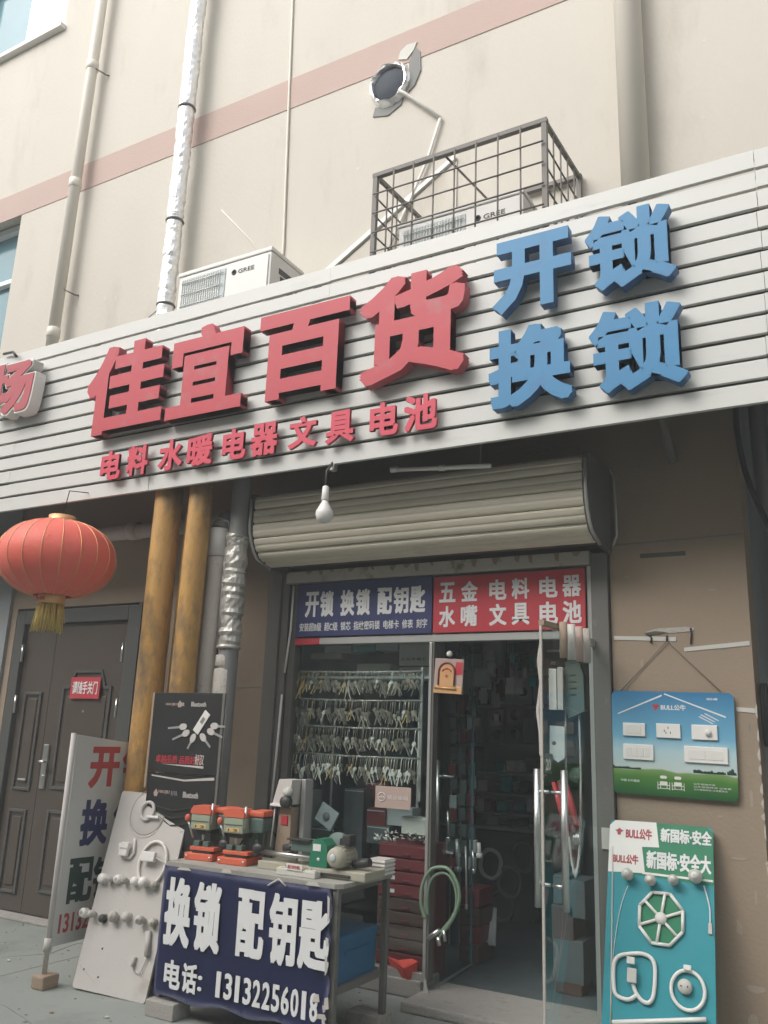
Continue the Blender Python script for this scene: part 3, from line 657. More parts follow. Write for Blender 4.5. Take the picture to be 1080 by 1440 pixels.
t = pipe('foil_lagged_pipe', 'grey pipe with dull crinkled foil lagging beside the shutter box', -3.775, -3.765, -.48, .066, .0, 4.15, 'greypipe')
fb = B(); z = 2.02; pts = []; rr = []
while z < 2.82: pts.append((-3.77+random.uniform(-.004, .004), -.48, z)); rr.append(random.choice((.070, .075, .079, .083))); z += random.uniform(.018, .04)
fb.tube(pts, rr, 16, smooth=False, jit=.06).build('foil_sleeve', 'oldfoil', t)
B().lathe([(.068, 0), (.084, .004), (.082, .02), (.07, .03)], (-3.775, -.48, 2.02), seg=18).build('torn_edge', 'oldfoil', t)
B().lathe([(.068, 1.90), (.074, 1.91), (.072, 1.975), (.067, 1.98)], (-3.785, -.48, 0), seg=18).build('bare_band', 'peel', t)
B().lathe([(.070, 1.2), (.077, 1.21), (.077, 1.88), (.07, 1.89)], (-3.785, -.48, 0), seg=22).build('lagging', 'peel', t)
B().tube([(-3.845, -.51, 2.04), (-3.84, -.51, 2.72)], .012, 8).build('foil_fold', 'oldfoil', t)
t = thing('wall_pipe', 'grey pipe running level along the wall above the steel door', 'pipe', (-5.6, -.09, 3.03))
a, b = at(130, 752, -.09), at(232, 744, -.09)
B().tube([(-7, -.09, a.z), (-4.3, -.09, b.z)], .062, 14).build('pipe', 'dwhite', t)
B().lathe([(.062, -.05), (.074, -.045), (.074, .045), (.062, .05)], (at(190, 747, -.09).x, -.09, (a.z+b.z)/2), 'X', 18).build('coupling', 'dwhite', t)
# right-hand pipes and cables by the corner
t = thing('corner_pipe', 'grey pipe hanging in the recess at the far right under the sign', 'pipe', (-.5, .2, 3.0))
p = at(1061, 600, .35); B().tube([(p.x, .35, 4.15), (p.x+.02, .35, 2.9), (p.x+.10, .35, 2.6)], .04, 12).build('pipe', 'greypipe', t)
t = B().tube(smooth([at(1035, 560, -.03), at(1036, 600, -.03), at(1046, 655, -.03), at(1062, 700, -.03), at(1085, 745, -.03), at(1120, 790, -.03)]), .016, 8).build('black_cable', 'wire')
tag(t, 'thick black cable sagging round the wall corner at the right', 'cable')
t = thing('cable_coil', 'dark coiled cable hanging on the recess wall right of the blue switch board', 'cable', (-.5, .1, 1.6))
for k in range(3):
    c = at(1074, 1005, .12); B().tube([(c.x+.01*k, c.y+.06*math.cos(a)+.01*k, c.z+.16*math.sin(a)) for a in [i*2*math.pi/20 for i in range(21)]], .009, 6, cap=False).build('loop', 'wire', t)
# ------------------------------------------------------------------ marks on the brown wall
t = tag(B().box(-1.137, -.881, -.0035, .004, 2.556, 2.582, .002).build('wall_slot', 'back'), 'dark narrow slot in the brown wall above the hanging wire', 'slot')  # dark strip on the wall surface paints the shade inside the slot
t = thing('plaster_scar', 'long chipped scar in the brown wall with two wire ends hanging from it', 'wall damage', (-1.0, 0, 2.13))
B().prism([(-1.125, 2.125), (-1.06, 2.142), (-.90, 2.148), (-.855, 2.14), (-.86, 2.125), (-.93, 2.118), (-1.05, 2.112), (-1.11, 2.108)], -.004, .003).build('chip', 'peel', t)
B().prism([(-1.13, 2.118), (-1.07, 2.128), (-1.0, 2.120), (-1.06, 2.108), (-1.12, 2.106)], -.006, -.0042).build('chip', 'back', t)
B().tube([(-1.11, -.008, 2.11), (-1.09, -.01, 2.09), (-1.095, -.01, 2.06)], .005, 5).build('wire_end', 'wire', t)
B().tube([(-.875, -.008, 2.14), (-.872, -.01, 2.10), (-.878, -.01, 2.05)], .005, 5).build('wire_end', 'wire', t)
TG = 'strips of cream tape on the brown wall'
for (x0, z0, x1, z1, lab) in ((-1.305, 2.094, -.957, 2.080, 'cream tape strip left of the wire hook on the brown wall'), (-.916, 2.020, -.575, 2.050, 'cream tape strip right of the hanging wire, near the corner'), (-.664, 1.700, -.575, 1.695, 'short cream tape strip sticking out behind the blue switch board')):
    t = tag(B().prism([(x0, z0-.010), (x1, z1-.012), (x1, z1+.012), (x0, z0+.012)], -.004, -.001).build('tape_strip', 'pcarton'), lab, 'tape', TG)
t = thing('hanging_wire', 'thin dark wire forming a triangle that holds up the blue switch board', 'wire', (-1.0, -.01, 2.07))
B().tube([(-1.005, -.008, 2.10), (-1.005, -.012, 2.07)], .006, 5).build('hook', 'wire', t)
for x in (-1.275, -.735): B().tube([(-1.005, -.012, 2.07), ((x-1.005)/2+random.uniform(-.01, .01), -.008, 1.93), (x, -.015, 1.79)], .0024, 5).build('strand', 'cage', t)
random.seed(44); sc = B()
for (cx_, cz_, w_, h_) in ((-.70, .95, .05, .01), (-.72, .62, .02, .05), (-.66, .35, .06, .02), (-.75, 2.35, .04, .008), (-1.15, 1.95, .012, .03), (-.62, 1.25, .012, .06), (-1.22, 2.45, .02, .008), (-.68, .2, .03, .04), (-.78, 1.15, .02, .006), (-.63, .78, .008, .05)):
    n = 9; sc.prism([(cx_+w_*random.uniform(.5, 1)*math.cos(2*math.pi*k/n), cz_+h_*random.uniform(.5, 1)*math.sin(2*math.pi*k/n)) for k in range(n)], -.0022, .001)
sc.build('scuff_mark', 'lwalldark', bd)['kind'] = 'stuff'
sc = B()
for k in range(26):
    x = random.choice((random.uniform(-1.28, -.6), random.uniform(-4.9, -3.85))); z = random.uniform(.02, 3.0) if k % 3 else random.uniform(.02, .3); w_ = random.uniform(.005, .03); h_ = random.uniform(.004, .05); n = 8
    sc.prism([(x+w_*random.uniform(.4, 1)*math.cos(2*math.pi*q/n), z+h_*random.uniform(.4, 1)*math.sin(2*math.pi*q/n)) for q in range(n)], -.0016, .001)
sc.build('stain_mark', 'soffit', bd)['kind'] = 'stuff'
random.seed(9); sc = B()
for k in range(22):
    x, z = random.uniform(-6.3, .3), random.uniform(4.7, 6.6); w_, h_ = random.uniform(.006, .02), random.uniform(.01, .035)
    if (x+2.96)**2+(z-6.58)**2 < .08: continue
    sc.prism([(x+w_*random.uniform(.4, 1)*math.cos(2*math.pi*q/7), z+h_*random.uniform(.4, 1)*math.sin(2*math.pi*q/7)) for q in range(7)], -.0016, .001)
sc.build('chip_mark', 'pcarton', bd)['kind'] = 'stuff'
# ------------------------------------------------------------------ blue switch display board
M['skyprint'] = gradmat('sky_and_meadow_print', [(0, (.015, .09, .03)), (.17, (.07, .20, .04)), (.235, (.18, .30, .10)), (.25, (.50, .58, .55)), (.42, (.42, .58, .62)), (.56, (.16, .40, .56)), (1.0, (.045, .20, .38))], 0, .555)
BX0, BZ0 = -1.330, 1.237
t = thing('switch_board', 'blue and green display board with white wall switches hung on the brown wall', 'display board', (BX0, -.03, BZ0), (0, R(.8), 0), group='display boards beside the shop door')
def rrect(x0, x1, z0, z1, r_, n=5):
    pts = []
    for cx, cz, a0 in ((x1-r_, z1-r_, 0), (x0+r_, z1-r_, 90), (x0+r_, z0+r_, 180), (x1-r_, z0+r_, 270)):
        for k in range(n+1): a = R(a0+90*k/n); pts.append((cx+r_*math.cos(a), cz+r_*math.sin(a)))
    return pts
BW, BH = .652, .555
B().prism(rrect(0, BW, 0, BH, .03), 0, .012).build('panel', 'skyprint', t, local=True)
bb = B()
B().prism([(.035, .425), (.275, .528), (.280, .535), (.278, .539), (.035, .432)], -.001, .0005).build('roof_line', 'lettering', t, local=True)
B().prism([(.290, .541), (.295, .546), (.610, .432), (.608, .424)], -.001, .0005).build('roof_line', 'lettering', t, local=True)
for x, z in ((.47, .425), (.48, .435), (.50, .442)): B().prism([(x, z), (x+.07, z-.035), (x+.074, z-.032), (x+.004, z+.004)], -.001, .0005).build('chimney_line', 'lettering', t, local=True)
B().prism([(.225, .478), (.235, .49), (.240, .482), (.250, .482), (.255, .49), (.264, .478), (.252, .463), (.245, .452), (.238, .463)], -.001, .0005).build('emblem', 'redprint', t, local=True)
text('lettering', 'BULL公牛', .272, .405, .455, .487, -.0015, .002, 'lettering', t, .03)
text('lettering', 'GO-08', .515, .57, .515, .527, -.0015, .002, 'lettering', t, .03)
for (x, z, w, h, kind) in ((.125, .345, .122, .070, 0), (.310, .345, .128, .076, 1), (.498, .345, .132, .078, 2), (.145, .225, .165, .082, 3), (.500, .228, .222, .084, 4)):
    s_ = B().box(x-w/2, x+w/2, -.012, 0, z-h/2, z+h/2, .003).build('switch_plate', 'ledwhite', t, local=True)
    if kind == 0: B().box(x-w*.35, x+w*.3, -.0145, -.0122, z-.022, z+.024, .001).build('rocker', 'white', s_, local=True)
    if kind == 1:
        for dx, dz in ((0, .016), (-.012, -.01), (.012, -.01), (-.02, .0)): B().box(x+dx-.002, x+dx+.002, -.013, -.0121, z+dz-.006, z+dz+.006).build('socket_slot', 'iron', s_, local=True)
    if kind == 2: B().lathe([(.001, -.026), (.016, -.026), (.018, -.0125)], (x+.02, 0, z), 'Y', 14).build('dimmer_knob', 'white', s_, local=True)
    if kind > 2:
        n = 4 if kind == 3 else 2
        for k in range(n): q = w*.82/n; B().box(x-w*.41+k*q+.003, x-w*.41+(k+1)*q-.003, -.0145, -.0122, z-.024, z+.024, .001).build('rocker', 'white', s_, local=True)
tb = B()
for (a, b) in ((.0, .16), (.43, .60), (.60, .652)):
    x = a
    while x < b-.01:
        w = random.uniform(.012, .03); h = random.uniform(.008, .02)*(1.8 if a == .60 else 1); x2 = min(x+w, b-.004); tb.prism([(x+.002, .132), (x+.001, .132+h*.7), (x+w*.3, .132+h), (x2-w*.2, .132+h*.9), (x2, .132+h*.5), (x2, .132)], -.0008, .0005); x += w*.8
tb.build('printed_trees', 'greenink', t, local=True)['kind'] = 'stuff'
for x in (.275, .350):
    c = B(); c.prism(rrect(x-.018, x+.018, .092, .108, .007, 3), -.0012, .0005); c.prism(rrect(x-.020, x+.020, .060, .078, .004, 3), -.0013, .0005)
    for q in (-.032, .030, -.018, .016): c.box(x+q, x+q+.003, -.0011, .0005, .035 if abs(q) > .02 else .042, .075)
    c.box(x-.032, x+.033, -.0014, .0005, .057, .061); c.box(x-.03, x+.032, -.0014, .0005, .040, .043)
    c.build('printed_chair', 'white', t, local=True)['kind'] = 'stuff'
text('lettering', '中国 公牛集团', .045, .145, .065, .078, -.0015, .002, 'lettering', t, .01)
for k, (w) in enumerate((.11, .19, .17)): text('lettering', '公牛装饰开关 让家更安全'[:7+k*3], .43, .43+w, .072-k*.014, .081-k*.014, -.0015, .002, 'lettering', t, .0)
# ------------------------------------------------------------------ teal lamp board standing on the ground
def solve_root(o, lean, yaw=0):
    return o
t = thing('lamp_board', 'green and teal display board with white lamp rings standing against the brown wall', 'display board', (-1.335, -.40, 0.0), (R(-17.5), 0, R(1.5)), group='display boards beside the shop door')
bpy.context.view_layer.update()
def locm(o): return Matrix.LocRotScale(o.location, o.rotation_euler, None)
def onboard(o, px, py, yoff=0):
    m = locm(o); n = m.to_3x3() @ Vector((0, -1, 0)); O = m @ Vector((0, yoff, 0)); d = ray(px, py)
    k = (O-CAM).dot(n)/d.dot(n); q = m.inverted() @ (CAM+d*k); return q.x, q.z
LBW = onboard(t, 1003, 1180)[0]; LBH = onboard(t, 930, 1158)[1]
B().prism(rrect(0, LBW, 0, LBH, .03), 0, .014).build('panel', 'teal', t, local=True)
def ob(px, py): return onboard(t, px, py)
a = ob(860, 1228)[1]; b = ob(930, 1235)[1]
zsplit = ob(930, 1236)[1]
B().prism([(.0005, zsplit+.012), (LBW-.0005, zsplit-.006), (LBW-.0005, LBH-.03), (LBW-.03, LBH-.0005), (.03, LBH-.0005), (.0005, LBH-.03)], -.0015, -.0003).build('green_band', 'pgreen', t, local=True)
q = [ob(861, 1226), ob(907, 1228), ob(903, 1191), ob(927, 1192), ob(923, 1157), ob(880, 1150)]
B().prism([(.0008, q[0][1]), q[1], q[2], q[3], q[4], (.03, LBH-.0008), (.0008, LBH-.03)], -.003, -.0016).build('white_band', 'ledwhite', t, local=True)
B().prism([ob(903, 1229), ob(1003, 1241), ob(1003, 1238), ob(903, 1226)], -.003, -.0016).build('white_rule', 'ledwhite', t, local=True)
def tx(txt, p0, p1, m, bold=.02, o=None):
    a, b = onboard(o or t, *p0), onboard(o or t, *p1)
    text('lettering', txt, a[0], b[0], a[1], b[1], -.005, .002, m, o or t, min(bold, .012), spread=.02)
tx('BULL公牛', (880, 1179), (917, 1167), 'redside', .02); tx('BULL公牛', (862, 1213), (898, 1203), 'redside', .02)
tx('新国标·安全', (929, 1184), (1001, 1170), 'lettering', .02); tx('新国标·安全大', (909, 1221), (1000, 1204), 'lettering', .02)
e = ob(871, 1170)
B().prism([(e[0]-.022, e[1]+.01), (e[0]-.008, e[1]+.012), (e[0], e[1]+.022), (e[0]+.01, e[1]+.014), (e[0]+.024, e[1]+.008), (e[0]+.010, e[1]), (e[0]+.008, e[1]-.014), (e[0]-.008, e[1]-.014), (e[0]-.01, e[1])], -.005, -.003).build('emblem', 'redside', t, local=True)
# bulbs clipped along the top
for i, (px, py, r_, h_) in enumerate(((885, 1232, .030, .05), (917, 1240, .028, .03), (949, 1240, .026, .05), (980, 1235, .034, .05))):
    x, z = ob(px, py)
    h = B().lathe([(.001, -.075-h_*.2), (r_*.7, -.072), (r_, -.055), (r_*.95, -.03), (r_*.7, -.01), (r_*.7, -.0005)], (x, 0, z), 'Y', 16).build('lamp_holder', 'pcarton' if i in (0, 3) else 'dwhite', t, local=True)
    B().lathe([(.001, -.083), (r_*.5, -.08), (r_*.5, -.07)], (x, 0, z), 'Y', 12).build('lamp_cap', 'white', h, local=True)
# octagonal lamp with six spokes
x, z = ob(930, 1292); ro = .115; oc = B()
pts = [(x+ro*math.cos(R(22.5+45*k)), z+ro*math.sin(R(22.5+45*k))*1.12) for k in range(8)]
for k in range(8): oc.tube([(pts[k][0], -.012, pts[k][1]), (pts[(k+1) % 8][0], -.012, pts[(k+1) % 8][1])], .0085, 8)
ol = oc.build('octagon_lamp', 'ledwhite', t, local=True)
B().prism([(px_, pz_) for px_, pz_ in pts], -.004, -.001).build('green_disc', 'pgreen', ol, local=True)
for k in range(6): B().tube([(x, -.013, z), (x+ro*.95*math.cos(R(20+60*k)), -.013, z+ro*1.05*math.sin(R(20+60*k)))], .0075, 8).build('spoke', 'ledwhite', ol, local=True)
B().lathe([(.001, -.03), (.025, -.028), (.03, -.012), (.03, -.002)], (x, 0, z), 'Y', 18).build('hub', 'white', ol, local=True)
# looped U tube lamp
def bl(name, pts, r_, m, o=t, par=None, yy=-.014):
    P = [onboard(o, *p) for p in pts]; return B().tube(smooth([(a, yy, b) for a, b in P]), r_, 8).build(name, m, par or o, local=True)
ul = bl('u_tube_lamp', [(896, 1400), (884, 1406), (868, 1400), (864, 1385), (864, 1358), (870, 1346), (884, 1342), (905, 1342), (918, 1350), (922, 1366), (920, 1398), (914, 1410), (904, 1408), (895, 1396), (891, 1384)], .010, 'ledwhite')
x, z = ob(891, 1372); B().box(x-.025, x+.022, -.04, -.024, z-.035, z+.03, .005).build('ballast_box', 'pcarton', ul, local=True)
x, z = ob(889, 1353); B().box(x-.02, x+.02, -.04, -.024, z-.012, z+.02, .004).build('ballast_box', 'white', ul, local=True)
x, z = ob(968, 1393)
rl_ = B().tube([(x+.078*math.cos(k*2*math.pi/28), -.014, z+.085*math.sin(k*2*math.pi/28)) for k in range(29)], .009, 8, cap=False).build('ring_lamp', 'ledwhite', t, local=True)
x, z = ob(964, 1388); B().lathe([(.001, -.035), (.030, -.034), (.034, -.02), (.034, -.001)], (x, 0, z), 'Y', 18).build('driver_disc', 'pcarton', rl_, local=True)
for dx in (-.015, .015): B().lathe([(.001, -.038), (.004, -.037), (.004, -.034)], (x+dx, 0, z), 'Y', 8).build('screw', 'iron', rl_, local=True)
x, z = ob(968, 1362); B().box(x-.018, x+.018, -.034, -.02, z-.012, z+.012, .003).build('connector', 'white', rl_, local=True)
bl('tube_lamp_end', [(862, 1438), (994, 1434)], .011, 'ledwhite')
bl('tube_lamp_end', [(862, 1470), (994, 1466)], .011, 'ledwhite')
bl('string', [(883, 1246), (872, 1280), (864, 1330), (861, 1370)], .0018, 'lettering', yy=-.004)
bl('string', [(990, 1246), (998, 1275), (999, 1300)], .0035, 'lettering', yy=-.006)
x, z = ob(1000, 1305); B().box(x-.012, x+.006, -.012, -.001, z-.03, z+.02, .002).build('clip', 'dwhite', t, local=True)
bl('edge_strip', [(862, 1190), (859, 1440)], .004, 'dwhite', yy=-.003)
# ------------------------------------------------------------------ leaning pole sign (edge towards the street)
t = thing('pole_sign', 'white vinyl pole sign with red, navy and green characters before the steel door', 'sign', (-4.40, -1.15, 0), (0, 0, R(90)))
o_ = lambda px, py: onboard(t, px, py)
tl, bl_, brr = o_(107, 1032), o_(62, 1334), o_(118, 1320)
SW = .60; zt_ = o_(107, 1032)[1]; zb_ = bl_[1]
slope_t = (o_(175, 1043)[1]-zt_)/(o_(175, 1043)[0]-tl[0])
slope_b = (brr[1]-zb_)/(brr[0]-bl_[0])
B().prism([(.0, zb_), (SW, zb_+slope_b*SW), (SW, zt_+slope_t*SW), (.0, zt_)], -.004, .010).build('vinyl_face', 'sheet', t, local=True)
B().tube([(.006, .004, 0.04), (.006, .004, zt_+.005)], .016, 10).build('pole', 'dwhite', t, local=True)
B().tube([(.006, .004, zb_+.02), (.03, -.001, zb_+.06), (.03, -.001, zt_-.01)], .006, 6).build('hem', 'sheet', t, local=True)
B().lathe([(.022, 0), (.024, 0), (.024, .07), (.018, .072)], (.006, .004, zb_-.02), seg=14).build('pole_sleeve', 'dwhite', t, local=True)
for z in (.58, 1.05): B().box(.0, .10, -.0055, -.004, z, z+.003).build('crease', 'dwhite', t, local=True)
def ptx(c, x0, x1, y0, y1, m, b=.01, sp=.02):
    a = o_(x0, (y0+y1)/2); c2 = o_(x1, (y0+y1)/2); lo = o_((x0+x1)/2, y1); hi = o_((x0+x1)/2, y0)
    text('lettering', c, a[0], c2[0], lo[1], hi[1], -.0065, .0015, m, t, b, spread=sp)
ptx('开', 126, 167, 1050, 1107, 'redink', .02); ptx('锁', 171, 214, 1052, 1106, 'redink')
ptx('换', 113, 151, 1124, 1188, 'navyink', .008, .026); ptx('锁', 158, 196, 1126, 1186, 'navyink')
ptx('配', 95, 129, 1206, 1268, 'greenink'); ptx('钥', 130, 160, 1204, 1262, 'greenink'); ptx('匙', 164, 192, 1202, 1258, 'greenink')
ptx('13132256018', 83, 172, 1277, 1303, 'redink', .01, .01)
B().box(-.045, .075, -.05, .05, 0, .075, .012).build('wooden_block', 'wood', t, local=True)
# ------------------------------------------------------------------ white display board leaning on the pipes
t = thing('fitting_board', 'dingy white board with lamp rings and bulb sockets leaning on the yellow pipes', 'display board', (-4.248, -1.07, 0.0), (R(-14.5), 0, R(6)))
o_ = lambda px, py: onboard(t, px, py)
cs = [o_(101, 1388), o_(203, 1413), o_(270, 1121), o_(172, 1112)]
def roundpoly(P, r_):
    out = []
    for i, p in enumerate(P):
        a, b, c = Vector(P[i-1]), Vector(p), Vector(P[(i+1) % len(P)])
        u, v = (a-b).normalized()*r_, (c-b).normalized()*r_
        for k in range(5): q = k/4; out.append(tuple(b+u*(1-q)**2+v*q*q))
    return out
cs[0] = (cs[0][0], max(.0, cs[0][1])); cs[1] = (cs[1][0], 0.0)
B().prism(roundpoly(cs, .022), 0, .016).build('board', 'dwhite', t, local=True)
def ringat(px, py, r_, w, m, name, par, sx=1, sz=1.1, y=-.012, arc=(0, 360), ):
    x, z = onboard(t, px, py); n = 28
    return B().tube([(x+r_*sx*math.cos(R(arc[0]+(arc[1]-arc[0])*k/n)), y, z+r_*sz*math.sin(R(arc[0]+(arc[1]-arc[0])*k/n))) for k in range(n+1)], w, 8, cap=arc[1]-arc[0] < 360).build(name, m, par, local=True)
x, z = o_(208, 1144)
B().lathe([(.001, -.003), (.125, -.003), (.130, -.0005)], (x, 0, z), 'Y', 30).build('stained_disc', 'dwhite', t, local=True)
ringat(208, 1144, .132, .0022, 'peel', 'disc_outline', t, y=-.001)
h = ringat(209, 1141, .048, .011, 'dwhite', 'small_ring_lamp', t)
x, z = o_(211, 1144); B().box(x, x+.09, -.03, -.016, z-.03, z-.014, .004).build('ring_plug', 'white', h, local=True)
h = B().tube([(a, -.012, b) for a, b in [o_(*p) for p in ((171, 1186), (170, 1198), (174, 1206), (184, 1207), (190, 1200), (191, 1186), (191, 1180))]], .008, 8).build('u_lamp', 'white', t, local=True)
x, z = o_(180, 1194); B().box(x-.03, x+.03, -.045, -.018, z-.045, z+.035, .006).build('lamp_base', 'white', h, local=True)
B().box(x-.025, x+.025, -.047, -.0455, z-.006, z+.002).build('gap', 'peel', h, local=True)
h = ringat(216, 1214, .098, .010, 'white', 'ring_lamp', t, 1.0, 1.25)
x, z = o_(214, 1206); B().box(x-.05, x+.05, -.05, -.024, z-.028, z+.028, .006).build('driver_box', 'white', h, local=True)
B().tube([(x+.05, -.03, z), (x+.14, -.035, z-.03), (x+.20, -.03, z-.02)], .004, 6).build('lead', 'dwhite', h, local=True)
def bulbs(row, par):
    for i, (px, py, r_, m, kind) in enumerate(row):
        q_ = (.55, .8, .45, .7, .6, .9, .5)[i % 7]
        x, z = onboard(par, px, py)
        b = B().lathe([(.001, -.085*q_), (r_*.5, -.083*q_), (r_*.9, -.068*q_), (r_, -.05*q_), (r_*.9, -.03*q_), (r_*(.62 if i % 2 else 1.0), -.012*q_), (r_*(.62 if i % 2 else 1.05), -.0005)], (x, 0, z), 'Y', 16).build('bulb_socket', m, par, local=True)
        if kind: B().lathe([(.001, -.089*q_), (r_*.38, -.088*q_), (r_*.38, -.083*q_)], (x, 0, z), 'Y', 10).build('socket_contact', 'peel', b, local=True)
bulbs([(147, 1236, .030, 'ledwhite', 0), (158, 1238, .022, 'dwhite', 1), (168, 1237, .026, 'ledwhite', 1), (179, 1239, .022, 'peel', 0), (193, 1240, .026, 'ledwhite', 0), (208, 1242, .032, 'ledwhite', 0), (220, 1245, .024, 'peel', 1)], t)
bulbs([(121, 1284, .028, 'ledwhite', 1), (134, 1286, .022, 'dwhite', 0), (147, 1292, .024, 'iron', 0), (164, 1290, .032, 'peel', 1), (181, 1290, .028, 'dwhite', 0), (203, 1295, .026, 'dwhite', 1), (218, 1298, .024, 'peel', 1)], t)
h = B().tube([(*[o_(211, 1310)[0]], -.015, o_(211, 1310)[1]), (o_(209, 1345)[0], -.015, o_(209, 1345)[1])], .017, 8).build('starter_stick', 'dwhite', t, local=True)
x, z = o_(192, 1352); B().tube([(o_(209, 1345)[0], -.012, o_(209, 1345)[1]), (x+.05, -.01, z-.06), (x, -.01, z-.05), (x-.01, -.012, z+.02)], .003, 5).build('hook_wire', 'peel', t, local=True)
B().tube([(x-.01, -.012, z+.02), (x-.012, -.012, z-.03)], .011, 8).build('hook', 'peel', t, local=True)
for p in ((118, 1363), (138, 1374), (144, 1334), (252, 1135)): x, z = o_(*p); B().lathe([(.001, -.004), (.005, -.003), (.006, -.0003)], (x, 0, z), 'Y', 8).build('screw', 'iron', t, local=True)
x, z = o_(115, 1362); B().prism([(x-.02, z+.02), (x+.12, z-.06), (x+.12, z-.063), (x-.02, z+.014)], -.001, -.0002).build('scratch', 'peel', t, local=True)
# ------------------------------------------------------------------ black key poster on the pipes
def poster(name, label, z0, z1, yy, full):
    x0, x1 = -4.085, -3.53
    t = thing(name, label, 'poster', (x0, yy, z0), (0, 0, R(1.0)), 'black key posters tied to the pipes')
    w, h = x1-x0, z1-z0
    B().box(0, w, 0, .012, 0, h, .002).build('board', 'blackprint', t, local=True)
    return t, w, h
t, w, h = poster('key_poster', 'black poster with a fan of six silver keys hung across the lower pipes', 1.225, 1.715, -.80, True)
o_ = lambda px, py: onboard(t, px, py)
B().box(-.018, -.001, -.003, .014, -.1, h, .003).build('wooden_edge', 'wood', t, local=True)
B().box(w+.001, w+.02, -.002, .014, -.25, h, .003).build('metal_edge', 'jamb', t, local=True)
a = o_(253, 990)
B().prism([(a[0]-.02, a[1]), (a[0], a[1]+.022), (a[0]+.02, a[1]), (a[0]+.012, a[1]-.02), (a[0]-.012, a[1]-.02)], -.0015, 0).build('logo_mark', 'stripe', t, local=True)
text('lettering', 'HAOJIU', .10, .19, h-.085, h-.065, -.0015, .0015, 'stripe', t, .01)
text('lettering', '好玖', .20, .255, h-.085, h-.060, -.0015, .0015, 'dwhite', t, .01)
text('lettering', 'Bluetooth', .31, .43, h-.085, h-.055, -.0015, .0015, 'dwhite', t, .02)
a = o_(284, 1016); c = Matrix.Translation((a[0], 0, a[1])) @ Matrix.Rotation(R(35), 4, 'Y')
rb = B(); rb.box(-.026, .026, -.006, -.001, -.075, .075, .003, c); rb.build('remote_key', 'white', t, local=True)
rb = B(); rb.box(-.012, .012, -.0075, -.0062, -.005, .035, .001, c); rb.build('remote_label', 'greypipe', t, local=True)
for (hx, hy, tx_, ty_) in ((258, 1022, 237, 1024), (262, 1031, 243, 1040), (272, 1038, 264, 1053), (286, 1037, 296, 1051), (297, 1029, 313, 1037), (302, 1021, 317, 1022)):
    a, b = Vector((*o_(hx, hy), 0)), Vector((*o_(tx_, ty_), 0)); a = Vector((a.x, 0, a.y)); b = Vector((b.x, 0, b.y)); d = (b-a).normalized(); nrm = Vector((d.z, 0, -d.x))
    kb_ = B(); pts = []
    for k in range(16):
        q = 2*math.pi*k/16; p = a + d*.030*math.cos(q) + nrm*.020*math.sin(q); pts.append((p.x, p.z))
    kb_.prism(pts, -.006, -.0005); kb_.build('printed_key_head', 'dwhite', t, local=True)
    e0, e1 = a+d*.026, b; pts = [(e0+nrm*.007), (e1+nrm*.006), (e1-nrm*.006), (e0-nrm*.007)]
    B().prism([(p.x, p.z) for p in pts], -.005, -.0004).build('printed_key_blade', 'alu', t, local=True)
text('lettering', '卓越品质 品质好汉', .06, .43, .055, .105, -.0015, .0015, 'redprint', t, .012)
text('lettering', '好汉', .38, .45, .055, .118, -.002, .0015, 'dwhite', t, .012)
B().prism([(.10, .050), (.45, .050), (.45, .036), (.30, .042)], -.0015, 0).build('swoosh', 'dwhite', t, local=True)
t, w, h = poster('key_poster', 'lower black poster sagging in folds, half hidden behind the white fitting board', .78, 1.218, -.79, False)
B().prism([(.03, h-.012), (.30, h-.03), (w-.02, h-.004), (w-.02, h-.022), (.30, h-.040), (.03, h-.02)], -.002, 0).build('light_fold', 'dwhite', t, local=True)
text('lettering', 'HAOJIU', .10, .19, h-.125, h-.10, -.0015, .0015, 'stripe', t, .01)
text('lettering', '好玖', .20, .255, h-.13, h-.10, -.0015, .0015, 'greypipe', t, .01)
text('lettering', 'Bluetooth', .30, .42, h-.135, h-.10, -.0015, .0015, 'dwhite', t, .02)
B().prism([(.06, h-.12), (.078, h-.095), (.096, h-.12), (.088, h-.14), (.068, h-.14)], -.0015, 0).build('logo_mark', 'stripe', t, local=True)
for k in range(4): B().prism([(.02+.05*k, h-.19-.03*k), (.22, h-.21-.045*k), (.42-.03*k, h-.18-.05*k), (.40-.03*k, h-.187-.05*k), (.22, h-.222-.045*k)], -.006, -.0003).build('sagging_fold', 'iron', t, local=True)
# ------------------------------------------------------------------ the key-cutting table
TX0, TX1, TY0, TY1, TZ = -3.575, -2.425, -1.105, -.60, .770
t = thing('work_table', 'steel-legged key cutting table with worn top behind a navy banner', 'table', (-3.0, -.85, 0))
tb = B(); tp = [(TX0, TY0), (-3.2, TY0-.006), (-2.9, TY0+.004), (-2.6, TY0-.004), (TX1-.02, TY0-.008), (TX1+.01, TY0+.03), (TX1+.025, TY1), (TX0-.02, TY1)]
va = [tb.bm.verts.new((x, y, TZ-.022)) for x, y in tp]; vb = [tb.bm.verts.new((x, y, TZ)) for x, y in tp]
tb.bm.faces.new(va[::-1]); tb.bm.faces.new(vb)
for i in range(8): tb.bm.faces.new((va[i], va[(i+1) % 8], vb[(i+1) % 8], vb[i]))
tb.build('tabletop', 'top', t)
for x, y in ((TX0+.02, TY0+.02), (TX1-.02, TY0+.02), (TX0+.02, TY1-.02), (TX1-.0, TY1-.02)):
    B().box(x-.016, x+.016, y-.016, y+.016, .085, TZ-.023, .002).build('leg', 'jamb', t)
